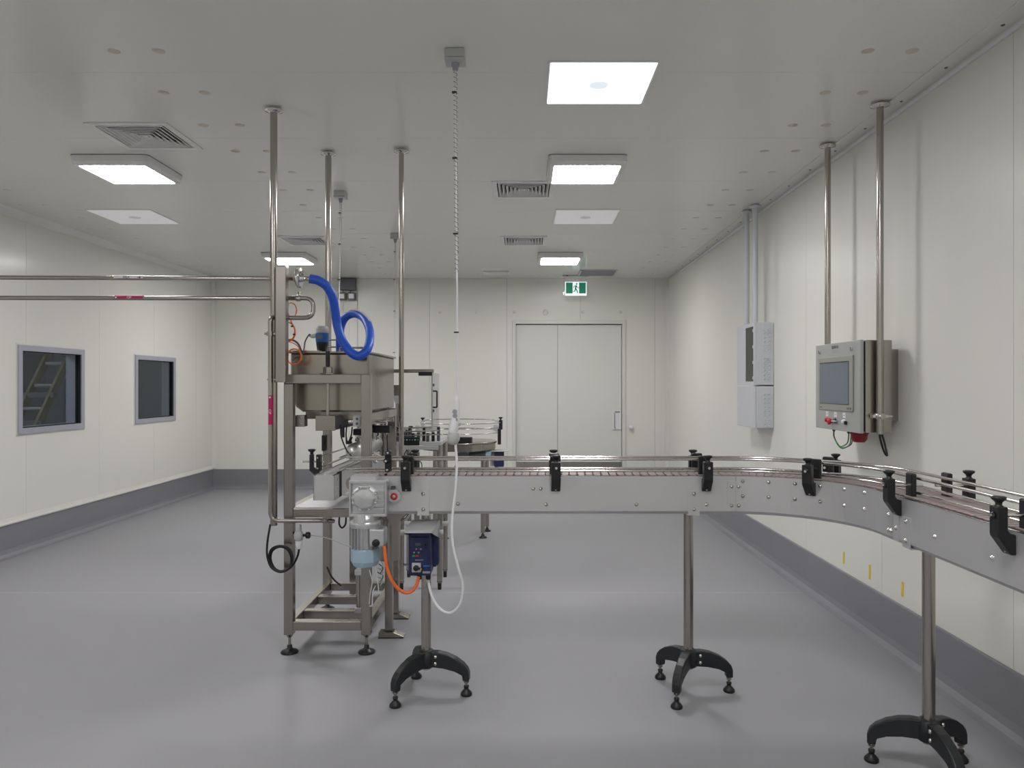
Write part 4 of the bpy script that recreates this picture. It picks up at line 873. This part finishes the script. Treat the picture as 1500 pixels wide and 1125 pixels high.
# ------------------------------------------------------------------ filling conveyor running back under the tank
c2 = thing('filling_conveyor', 'narrow stainless conveyor running straight back under the tank', 'conveyor', (-1.065, 5.6, 0))
CX0, CX1, CY0, CY1, CZ = -1.121, -1.008, 3.95, 7.1, 1.02
MB().bx(CX0, CX1, CY0, CY0+0.004, CZ-0.136, CZ-0.004).build('end_plate', 'steel_plate', c2, bevel=0.001)
MB().bx(CX0, CX0+0.003, CY0, CY1, CZ-0.135, CZ).build('side_plate', 'steel_plate', c2)
MB().bx(CX1-0.003, CX1, CY0, CY0+0.1, CZ-0.135, CZ-0.004).build('end_cheek', 'steel_plate', c2)
MB().bx(CX1-0.003, CX1, CY0+0.16, CY1, CZ-0.135, CZ).build('side_plate', 'steel_plate', c2)
MB().bx(CX1-0.012, CX1-0.001, CY0+0.1, CY0+0.16, CZ-0.135, CZ+0.004).build('rubber_seal', 'rubber', c2)
MB().bx(CX0+0.004, CX1-0.004, CY0+0.005, CY1, CZ-0.13, CZ-0.01).build('bed', 'dark_grey', c2)
for z in (CZ-0.03, CZ-0.075, CZ-0.115): MB().lathe((CX1, CY0+0.05, z), [(0.006, 0), (0.005, 0.004), (0.001, 0.005)], (1, 0, 0), 8).build('bolt', 'steel_bright', c2)
lk = None; y = CY0+0.02
while y < CY1-0.02:
    if lk is None: lk = local_mesh(MB().bx(-0.044, 0.044, -0.0178, 0.0178, 0, 0.005), 'chain_link', 'steel_plate', c2, ((CX0+CX1)/2, y, CZ-0.004))
    else: inst(lk, 'chain_link', c2, ((CX0+CX1)/2, y, CZ-0.004))
    y += 0.0381
MB().bx(CX0-0.01, CX1+0.02, CY0+0.2, 5.1, CZ-0.14, CZ-0.134).build('drip_plate', 'steel_plate', c2)
for x in (-1.122, -1.002):
    for z in (1.104, 1.046): MB().cyl((x, CY0+0.08, z), (x, CY1, z), 0.005, n=10).build('guide_rail', 'steel_bright', c2)
def bracket2(y, side, knob=True):
    x = CX0 if side < 0 else CX1
    M = Matrix(((0, 0, 1, 0), (1, 0, 0, 0), (0, 1, 0, 0), (0, 0, 0, 1)))
    pr = [(0.0, -0.02), (0.012, -0.02), (0.05, 0.012), (0.05, 0.10), (0.03, 0.10), (0.03, 0.03), (0.0, 0.01)]
    vs = []
    for s_ in (-0.014, 0.014):
        for n_, z_ in pr: vs.append((x+side*n_, y+s_, CZ+z_))
    n = len(pr); mb = MB().add(vs, [tuple(range(n)), tuple(range(n, 2*n))]+[(i, (i+1) % n, n+(i+1) % n, n+i) for i in range(n)])
    o = mb.build('rail_bracket', 'black', c2, bevel=0.003)
    if knob: MB().lathe((x+side*0.04, y, CZ+0.10), [(0.009, 0), (0.009, 0.012), (0.02, 0.02), (0.021, 0.028), (0.01, 0.03)], n=12).build('knob', 'black', o)
    MB().cyl((x+side*0.09, y, CZ+0.06), (x-side*0.03, y, CZ+0.06), 0.005, n=8).build('rod', 'steel_bright', o)
    MB().bx(x-0.012, x+0.012, y-0.02, y+0.02, CZ+0.01, CZ+0.1).build('rail_clamp', 'black', o, bevel=0.004)
for y in (4.06, 5.2, 5.9, 6.3, 6.8): bracket2(y, -1)
for y in (5.25, 5.9, 6.35): bracket2(y, 1)
for x, y in ((-1.2, 5.1), (-1.2, 6.7), (-0.99, 6.7)):
    l = MB().bx(x, x+0.045, y, y+0.045, 0.06, CZ-0.02 if x < -1.1 else CZ-0.13).build('leg', 'steel_frame', c2, bevel=0.003)
    MB().lathe((x+0.022, y+0.022, 0), [(0.035, 0), (0.03, 0.012), (0.012, 0.025), (0.01, 0.062)], n=14).build('levelling_foot', 'black', l)
    if x < -1.1: MB().bx(x+0.04, CX0+0.001, y+0.01, y+0.035, CZ-0.08, CZ-0.04).build('leg_bracket', 'steel_frame', l)
# ------------------------------------------------------------------ capping station with clear guard
cp = thing('capping_station', 'capping station with clear guard box and black handle behind the tank', 'machine', (-0.78, 5.62, 0))
for x, y in ((-0.897, 5.44), (-0.617, 5.44), (-0.614, 5.79), (-0.897, 5.79)):
    l = MB().cyl((x, y, 0.05), (x, y, 1.06), 0.02, n=16).build('leg', 'steel', cp)
    MB().lathe((x, y, 0), [(0.014, 0), (0.015, 0.05), (0.019, 0.052), (0.021, 0.06)], n=14).build('leg_tip', 'black', l)
    MB().lathe((x, y, 0.40), [(0.021, 0), (0.027, 0.004), (0.027, 0.035), (0.021, 0.04)], n=14).build('leg_collar', 'light_grey', l)
MB().bx(-0.95, -0.6, 5.4, 5.85, 1.06, 1.085).build('base_plate', 'steel_plate', cp, bevel=0.003)
MB().cyl((-0.897, 5.44, 0.18), (-0.617, 5.44, 0.18), 0.009, n=10).build('stretcher', 'steel', cp)
gx0, gx1, gy0, gy1, gz0, gz1 = -0.985, -0.672, 5.45, 5.9, 1.18, 1.59
MB().bx(gx0, gx1, gy0, gy0+0.006, gz0, gz1).build('guard_front', 'clear', cp)
MB().bx(gx1-0.006, gx1, gy0+0.006, gy1, gz0, gz1).build('guard_door', 'clear', cp)
MB().bx(gx0, gx1, gy1-0.006, gy1, gz0, gz1).build('guard_back', 'clear', cp)
MB().bx(gx0-0.02, gx1+0.01, gy0-0.006, gy0+0.02, gz1, gz1+0.026).build('top_bar', 'steel_frame', cp, bevel=0.002)
MB().bx(gx1-0.1, gx1, gy0-0.02, gy0+0.02, gz1-0.022, gz1+0.006).build('door_latch', 'black', cp, bevel=0.003)
for z in (1.31, 1.50):
    MB().box((gx1+0.006, gy0+0.03, z), (0.012, 0.03, 0.02)).build('guard_hinge', 'dark_grey', cp)
MB().tube(fillet([(gx1, gy0+0.04, 1.455), (gx1+0.03, gy0+0.04, 1.455), (gx1+0.03, gy0+0.04, 1.335), (gx1, gy0+0.04, 1.335)], 0.008), 0.006, 8).build('guard_handle', 'black', cp)
for x in (gx0+0.005, gx1-0.008): MB().bx(x, x+0.01, gy0+0.006, gy0+0.016, 1.085, gz1).build('guard_post', 'aluminium', cp)
# capping head and its small parts
hd = MB().bx(-0.99, -0.93, 5.6, 5.68, 1.085, 1.5).build('head_column', 'steel', cp, bevel=0.003)
MB().bx(-1.07, -0.93, 5.58, 5.7, 1.36, 1.42).build('cap_head', 'aluminium', cp, bevel=0.008)
MB().cyl((-1.06, 5.64, 1.20), (-1.06, 5.64, 1.37), 0.026, n=16).build('cap_spindle', 'white_plastic', cp)
MB().lathe((-0.99, 5.55, 1.27), [(0.022, 0), (0.032, 0.02), (0.03, 0.09), (0.02, 0.11)], n=16).build('cap_motor', 'white_plastic', cp)
MB().tube(fillet([(-0.99, 5.5, 1.43), (-0.95, 5.48, 1.43), (-0.95, 5.48, 1.47), (-0.985, 5.5, 1.47)], 0.01), 0.004, 6).build('bail', 'dark_grey', cp)
rnd = random.Random(3)
for k in range(9):
    x = -0.93+0.036*k; y = 5.42+0.03*(k % 3)
    ab = MB().bx(x, x+0.022, y, y+0.03, 1.085, 1.13+0.02*(k % 3)).build('adjuster_block', 'black' if k % 2 else 'dark_grey', cp, bevel=0.003)
    MB().lathe((x+0.011, y+0.015, 1.13+0.02*(k % 3)), [(0.008, 0), (0.013, 0.008), (0.012, 0.016), (0.003, 0.018)], n=10).build('adjuster_knob', ('black', 'light_grey', 'black')[k % 3], ab)
for z, y in ((1.125, 5.41), (1.155, 5.40), (1.178, 5.47)): MB().cyl((-0.99, y, z), (-0.62, y+0.02, z+0.012), 0.005, n=8).build('adjuster_rod', 'steel_bright', cp)
MB().bx(-0.88, -0.76, 5.395, 5.42, 1.06, 1.12).build('valve_block', 'black', cp, bevel=0.003)
for k in range(6): MB().lathe((-0.87+0.02*k, 5.395, 1.10), [(0.005, 0), (0.005, 0.006)], (0, -1, 0.3), 8).build('air_fitting', ('blue_sensor', 'light_grey', 'green')[k % 3], cp)
MB().bx(-0.93, -0.62, 5.38, 5.41, 1.03, 1.058).build('trunking', 'light_grey', cp, bevel=0.002)
for k, x in enumerate((-0.84, -0.80)): MB().tube(spline([(x, 5.42, 1.05), (x-0.03, 5.42, 0.98), (x+0.05, 5.43, 0.93), (x+0.04, 5.45, 0.82), (x+0.03, 5.46, 0.7)]), 0.004, 6).build('cable_loop', 'black', cp)
MB().cyl((-0.99, 5.35, 1.05), (-0.915, 5.35, 1.20), 0.016, n=10).build('clamp_arm', 'black', cp)
# ------------------------------------------------------------------ round accumulation table
tt = thing('accumulation_table', 'round stainless accumulation table with wire guide rails behind the conveyor', 'table', (-0.6, 7.0, 0))
tx, ty, tz = -0.6, 7.0, 0.972
oct_ = [(0.36*math.cos(PI/8+k*PI/4), 0.36*math.sin(PI/8+k*PI/4)) for k in range(8)]
MB().prism(oct_, tz-0.075, tz-0.012, Matrix.Translation((tx, ty, 0))).build('table_frame', 'steel_frame', tt, bevel=0.003)
MB().lathe((tx, ty, tz), [(0.345, -0.012), (0.35, -0.008), (0.35, 0.0), (0.345, 0.002), (0.01, 0.002)], n=48).build('turn_disc', 'steel', tt)
MB().cyl((tx+0.06, ty-0.2, tz), (tx+0.06, ty-0.2, tz+0.05), 0.07, n=20).build('hold_down', 'black', tt, bevel=0.004)
for z, r, a0, a1 in ((tz+0.178, 0.39, -2.7, 0.6), (tz+0.132, 0.38, -2.75, 0.55), (tz+0.085, 0.37, -2.75, 0.5), (tz+0.19, 0.36, 0.5, 2.9), (tz+0.1, 0.36, 0.5, 2.9)):
    MB().tube([(tx+r*math.cos(a0+(a1-a0)*i/40), ty+r*math.sin(a0+(a1-a0)*i/40), z) for i in range(41)], 0.0048, 8).build('guide_rail', 'steel_bright', tt)
for an in (-0.12, -2.75):
    x, y = tx+0.375*math.cos(an), ty+0.375*math.sin(an)
    p = MB().bx(x-0.016, x+0.016, y-0.014, y+0.014, tz-0.03, tz+0.12).bx(x-0.004, x+0.03, y-0.012, y+0.012, tz+0.11, tz+0.2).build('rail_post', 'black' if an > -1 else 'light_grey', tt, bevel=0.004)
    MB().lathe((x+0.012, y, tz+0.2), [(0.008, 0), (0.008, 0.01), (0.02, 0.018), (0.02, 0.026), (0.008, 0.028)], n=12).build('knob', 'black', p)
    MB().bx(x-0.055, x-0.014, y-0.012, y+0.012, tz+0.1, tz+0.155).build('rail_clamp', 'light_grey', p, bevel=0.003)
for x, y in ((-0.40, 7.27), (-0.375, 7.6), (-0.81, 6.78), (-0.77, 7.23)):
    l = MB().cyl((x, y, 0.05), (x, y, tz-0.05), 0.021, n=16).build('leg', 'steel', tt)
    MB().lathe((x, y, 0), [(0.04, 0), (0.04, 0.008), (0.016, 0.02), (0.016, 0.035), (0.009, 0.036), (0.009, 0.06)], n=16).build('levelling_foot', 'black', l)
MB().bx(tx-0.01, tx+0.1, ty-0.2, ty-0.08, tz-0.17, tz-0.07).build('gearbox', 'box_grey', tt, bevel=0.008)
for dx in (0.0, 0.08):
    for dz in (-0.085, -0.15): MB().lathe((tx+dx+0.005, ty-0.2, tz+dz), [(0.009, 0), (0.009, 0.006)], (0, -1, 0), 8).build('gearbox_bolt', 'light_grey', tt)
MB().lathe((tx+0.1, ty-0.14, tz-0.125), [(0.045, 0), (0.05, 0.01), (0.05, 0.14), (0.04, 0.15)], (1, 0, 0), 18).build('motor', 'dark_grey', tt)
MB().lathe((tx+0.25, ty-0.14, tz-0.12), [(0.05, 0), (0.05, 0.05), (0.04, 0.06)], (1, 0, 0), 10).build('fan_cover', 'fan_cover', tt)
a = P(724, 662, 6.8); b = P(738, 684, 6.8)
sd = MB().bx(a.x, b.x, 6.8, 6.95, b.z, a.z).build('speed_drive', 'drive_blue', tt, bevel=0.005)
MB().bx(a.x-0.02, b.x+0.05, 6.75, 6.98, a.z+0.006, a.z+0.012).build('hood', 'steel_plate', sd)
MB().lathe((a.x+0.02, 6.87, b.z), [(0.012, -0.02), (0.016, 0)], n=10).build('cable_gland', 'black', sd)
MB().bx(a.x-0.04, a.x+0.001, 6.85, 6.9, b.z, a.z).build('drive_bracket', 'light_grey', sd)
MB().bx(-0.41, a.x-0.03, 6.86, 6.9, a.z-0.04, a.z-0.01).build('drive_arm', 'steel_frame', sd)
MB().bx(-0.43, -0.37, 6.86, 7.28, a.z-0.04, a.z-0.01).build('drive_arm', 'steel_frame', sd)
MB().tube(spline([(tx+0.0, ty-0.15, tz-0.15), (tx-0.04, ty-0.15, tz-0.24), (tx-0.1, ty-0.14, tz-0.32)]), 0.006, 8).build('cable', 'dark_grey', tt)
# ------------------------------------------------------------------ pipes from the left wall
def marker(parent, p0, p1, r, m, name='pipe_label'):
    return MB().cyl(p0, p1, r, n=20).build(name, m, parent)
mp_ = thing('milk_pipe', 'upper long horizontal stainless pipe with a white MILK label', 'pipe', (-3, 4.16, 2.09))
zm = 2.098; Yp = 4.165
MB().cyl((XL+0.001, Yp, zm+0.012), (P(434, 0, Yp).x, Yp, zm), 0.0125, n=16).build('tube', 'steel', mp_)
MB().lathe((XL, Yp, zm+0.012), [(0.04, 0.0005), (0.04, 0.006), (0.0128, 0.008)], (1, 0, 0), 20).build('wall_collar', 'steel', mp_)
xa, xb = P(168, 0, Yp).x, P(211, 0, Yp).x; zl = zm+0.006
lb = marker(mp_, (xa, Yp, zl), (xb, Yp, zl), 0.0132, 'white_plastic')
lettering('MILK', 0.018, basis(((xa+xb)/2-0.01, Yp-0.0134, zl), (1, 0, 0), (0, 0, 1)), 'black', lb)
mb = MB(); xc = xb-0.02; mb.add([(xc-0.012, Yp-0.014, zl+0.002), (xc, Yp-0.014, zl+0.002), (xc, Yp-0.014, zl+0.008), (xc+0.01, Yp-0.014, zl), (xc, Yp-0.014, zl-0.008), (xc, Yp-0.014, zl-0.002), (xc-0.012, Yp-0.014, zl-0.002)], [(0, 1, 2, 3, 4, 5, 6)]); mb.build('arrow', 'black', lb)
xf = P(438, 0, Yp).x
MB().lathe((xf, Yp, zm), [(0.018, -0.03), (0.018, -0.012), (0.035, -0.011), (0.055, -0.006), (0.055, 0.006), (0.035, 0.011), (0.018, 0.012), (0.018, 0.03)], (1, -0.12, 0.05), 28).build('clamp_flange', 'steel_bright', mp_)
MB().bx(xf-0.012, xf+0.012, Yp-0.02, Yp+0.02, zm+0.03, zm+0.062).build('clamp_hinge', 'steel', mp_, bevel=0.003)
MB().lathe((xf+0.02, Yp-0.01, zm+0.028), [(0.012, 0), (0.014, 0.01), (0.006, 0.016)], (0.6, -0.4, 0.5), 10).build('wing_nut', 'steel_bright', mp_)
xh = P(454, 0, Yp).x
MB().lathe((xf+0.028, Yp, zm), [(0.015, 0), (0.015, xh-xf-0.03), (0.018, xh-xf-0.028), (0.018, xh-xf-0.01)], (1, 0, 0), 18).build('hose_tail', 'steel_bright', mp_)
MB().lathe(P(419, 407, Yp), [(0.017, -0.008), (0.017, 0.008)], (1, 0, 0), 14).build('pipe_clip', 'steel', mp_)
cpz = thing('rinse_pipe', 'lower long stainless pipe with magenta CIP labels, looping down beside the post', 'pipe', (-3, 4.16, 1.98))
z1 = P(0, 437, Yp).z; z2 = P(0, 465.5, Yp).z; xu = P(459, 0, Yp).x; xd = P(397, 0, Yp).x; z3 = P(0, 762, 4.1).z
Yd = 4.08
pts = [(XL+0.001, Yp, z1+0.004), (xu, Yp, z1), (xu, Yp, z2), (P(405, 0, Yd).x, Yd+0.05, z2-0.004), (P(396, 0, Yd).x, Yd, z2-0.004), (P(396.5, 0, Yd).x, Yd, z3), (P(472, 0, Yd).x, Yd, z3+0.002), (P(482, 0, Yd).x, Yd+0.09, z3-0.018)]
MB().tube(fillet(pts, 0.05, 8), 0.0125, 16).build('tube', 'steel', cpz)
MB().lathe((XL, Yp, z1+0.004), [(0.04, 0.0005), (0.04, 0.006), (0.0128, 0.008)], (1, 0, 0), 20).build('wall_collar', 'steel', cpz)
lb = marker(cpz, (xa+0.005, Yp, z1+0.0035), (xb, Yp, z1+0.0035), 0.0132, 'magenta')
lettering('CIP', 0.018, basis(((xa+xb)/2+0.005, Yp-0.0134, z1+0.0035), (1, 0, 0), (0, 0, 1)), 'white_plastic', lb)
MB().lathe((xa+0.014, Yp-0.0136, z1+0.0035), [(0.0055, 0), (0.001, 0.0006)], (0, -1, 0), 10).build('arrow', 'white_plastic', lb)
xv = P(394.5, 0, Yd).x; xv = P(396.5, 0, Yd).x
lb = marker(cpz, (xv, Yd, P(0, 622, Yd).z), (xv, Yd, P(0, 579, Yd).z), 0.0132, 'magenta')
lettering('CIP', 0.019, basis((xv, Yd-0.0134, P(0, 603, Yd).z), (0, 0, -1), (1, 0, 0)), 'white_plastic', lb)
MB().lathe((xv, Yd-0.0136, P(0, 582, Yd).z), [(0.0055, 0), (0.001, 0.0006)], (0, -1, 0), 10).build('arrow', 'white_plastic', lb)
for px, py in ((437.5, 437),):
    c = P(px, py, Yp); MB().lathe(c, [(0.018, -0.012), (0.018, 0.012)], (1, 0, 0), 16).lathe(c+Vector((0.006, 0, 0.016)), [(0.009, 0), (0.009, 0.01), (0.012, 0.012), (0.012, 0.02)], n=10).build('pipe_clip', 'steel_bright', cpz)
c = P(396, 489, Yd); MB().lathe(c, [(0.02, -0.012), (0.02, 0.012)], n=16).bx(c.x-0.03, c.x+0.03, c.y-0.008, c.y+0.008, c.z-0.006, c.z+0.006).build('pipe_clip', 'steel', cpz)
c = P(396, 556, Yd); MB().lathe(c, [(0.017, -0.005), (0.017, 0.005)], n=16).bx(c.x, c.x+0.05, c.y-0.004, c.y+0.004, c.z-0.004, c.z+0.004).build('pipe_clip', 'steel', cpz)
# blue hose from the milk pipe to the tank lid
hp = [(xh-0.004, Yp, zm), P(466, 411, 4.18), P(479, 420, 4.2), P(487.5, 437, 4.22), P(491, 456, 4.25), P(494, 476, 4.27), P(501, 498, 4.25), P(513, 515, 4.215), P(525, 521.5, 4.21), P(536, 515, 4.22), P(541.5, 500, 4.29), P(541, 482, 4.42), P(533, 466, 4.54), P(520, 459.5, 4.60), P(507, 464, 4.63), P(500, 476, 4.66), P(498, 492, 4.67), Vector((P(498, 0, 4.67).x, 4.67, TZ1+0.012))]
bh = thing('blue_hose', 'thick blue hose looping from the upper pipe down to the tank lid', 'hose', hp[-1])
MB().tube(spline(hp, 8), 0.0255, 18).build('hose', 'blue_hose', bh)
sp = spline(hp, 8); k0 = 8*11+3; n = 19
vs = []; 
lc = P(520, 490, 4.45); mb = MB().tube([p+Vector((p.x-lc.x, 0, p.z-lc.z)).normalized()*0.0115 for p in sp[k0:k0+n]], 0.0178, 14); mb.build('printed_band', 'light_grey', bh)
# orange air tubes coiled beside the post
cl = thing('orange_air_tube', 'thin orange air tube coiled in three loops beside the post', 'air tube', P(424, 520, 4.2))
def coil(cx, cy, rx, ry, Yc, turns, m, nm, r=0.0032, ph=0.0):
    pts = []; N = int(28*turns)
    for i in range(N+1):
        a = 2*PI*i/28+ph; c = P(cx+rx*math.cos(a), cy+ry*math.sin(a), Yc); c.y += 0.007*i/28; pts.append(c)
    return MB().tube(pts, r, 8).build(nm, m, cl)
coil(426, 455, 8, 11.5, 4.2, 1.1, 'orange', 'tube_loop', 0.003); coil(421, 486, 10.5, 14, 4.2, 2.2, 'orange', 'tube_loop', 0.0036); coil(430.5, 522.5, 10.5, 11.5, 4.17, 2.1, 'orange', 'tube_loop', 0.0036)
MB().tube(spline([P(420, 447, 4.2), P(421, 456, 4.2), P(424, 463, 4.2), P(427, 472, 4.2), P(430, 478, 4.2)]), 0.003, 6).build('tube_lead', 'orange', cl)
MB().tube(spline([P(418, 500, 4.2), P(428, 502, 4.2), P(437, 508, 4.19), P(439, 516, 4.18)]), 0.003, 6).build('tube_lead', 'orange', cl)
MB().tube(spline([P(416, 499, 4.22), P(428, 498, 4.22), P(437, 504, 4.22), P(443, 517, 4.25), P(448, 514, 4.3)]), 0.0055, 8).build('grey_lead', 'dark_grey', cl)
for px, py in ((421, 447), (431, 490), (428, 478), (436, 532), (421, 520)): MB().box(P(px, py, 4.195), (0.012, 0.014, 0.008)).build('cable_tie', 'black', cl)
for px, py in ((420, 408), (420, 418), (419, 428), (418, 462)): MB().lathe(P(px, py, 4.14), [(0.008, -0.01), (0.01, 0.0), (0.006, 0.01)], n=10).build('air_fitting', 'orange' if py > 410 else 'dark_grey', cl)
MB().tube(spline([P(419, 410, 4.145), P(420, 425, 4.145), P(418.5, 445, 4.145), P(421, 455, 4.17)]), 0.003, 6).build('tube_lead', 'orange', cl)
# air regulator and black coil by the left leg
rg = thing('air_regulator', 'small pale air filter regulator on the front left leg', 'regulator', P(437, 800, 4.1))
c = P(437.5, 784, 4.1)
MB().lathe((c.x, 4.1, c.z), [(0.014, -0.03), (0.024, -0.02), (0.026, 0.0), (0.022, 0.018), (0.016, 0.024)], n=18).build('regulator_body', 'light_grey', rg)
MB().lathe((c.x, 4.1, c.z+0.024), [(0.015, 0), (0.015, 0.03), (0.013, 0.034)], n=16).build('adjusting_knob', 'aluminium', rg)
MB().lathe((c.x+0.002, 4.1, c.z-0.03), [(0.012, -0.045), (0.018, -0.035), (0.02, -0.002), (0.016, 0.0)], n=16).build('filter_bowl', 'white_plastic', rg)
MB().cyl((LX1, 4.15, c.z+0.005), (c.x, 4.1, c.z), 0.006, n=8).build('mount_arm', 'steel', rg)
g = P(452, 784, 4.1); MB().lathe((c.x+0.02, 4.1, c.z), [(0.008, 0), (0.008, 0.02), (0.018, 0.022), (0.018, 0.04), (0.012, 0.044)], (1, 0, 0.0), 14).build('gauge', 'black', rg)
MB().tube(spline([(c.x+0.064, 4.1, c.z), P(470, 786, 4.06), P(488, 791, 4.0), P(503, 797, 3.7), P(514, 801, 3.46)]), 0.003, 6).build('air_line', 'light_grey', rg)
MB().tube(spline([P(396, 768, 4.06), P(393, 785, 4.05), P(391, 803, 4.05), P(392, 818, 4.05), P(398, 832, 4.05), P(411, 838, 4.04), P(424, 832, 4.04), P(429, 818, 4.04), P(424, 804, 4.045), P(411, 799.5, 4.05), P(398, 804, 4.055), P(394, 818, 4.06), P(399, 830, 4.06), P(411, 836.5, 4.06), P(424, 831, 4.07), P(426.5, 817, 4.07), P(421, 805, 4.07), P(410, 801, 4.075), P(399, 807, 4.075), P(396.5, 820, 4.08), P(403, 833, 4.08), P(415, 837, 4.08), P(428, 829, 4.085), P(436, 814, 4.09), P(439, 799, 4.1)], 6), 0.006, 8).build('black_hose', 'black', rg)
# ------------------------------------------------------------------ tidy up helper properties
for o in bpy.data.objects:
    if '_o' in o: del o['_o']
bpy.context.view_layer.update()
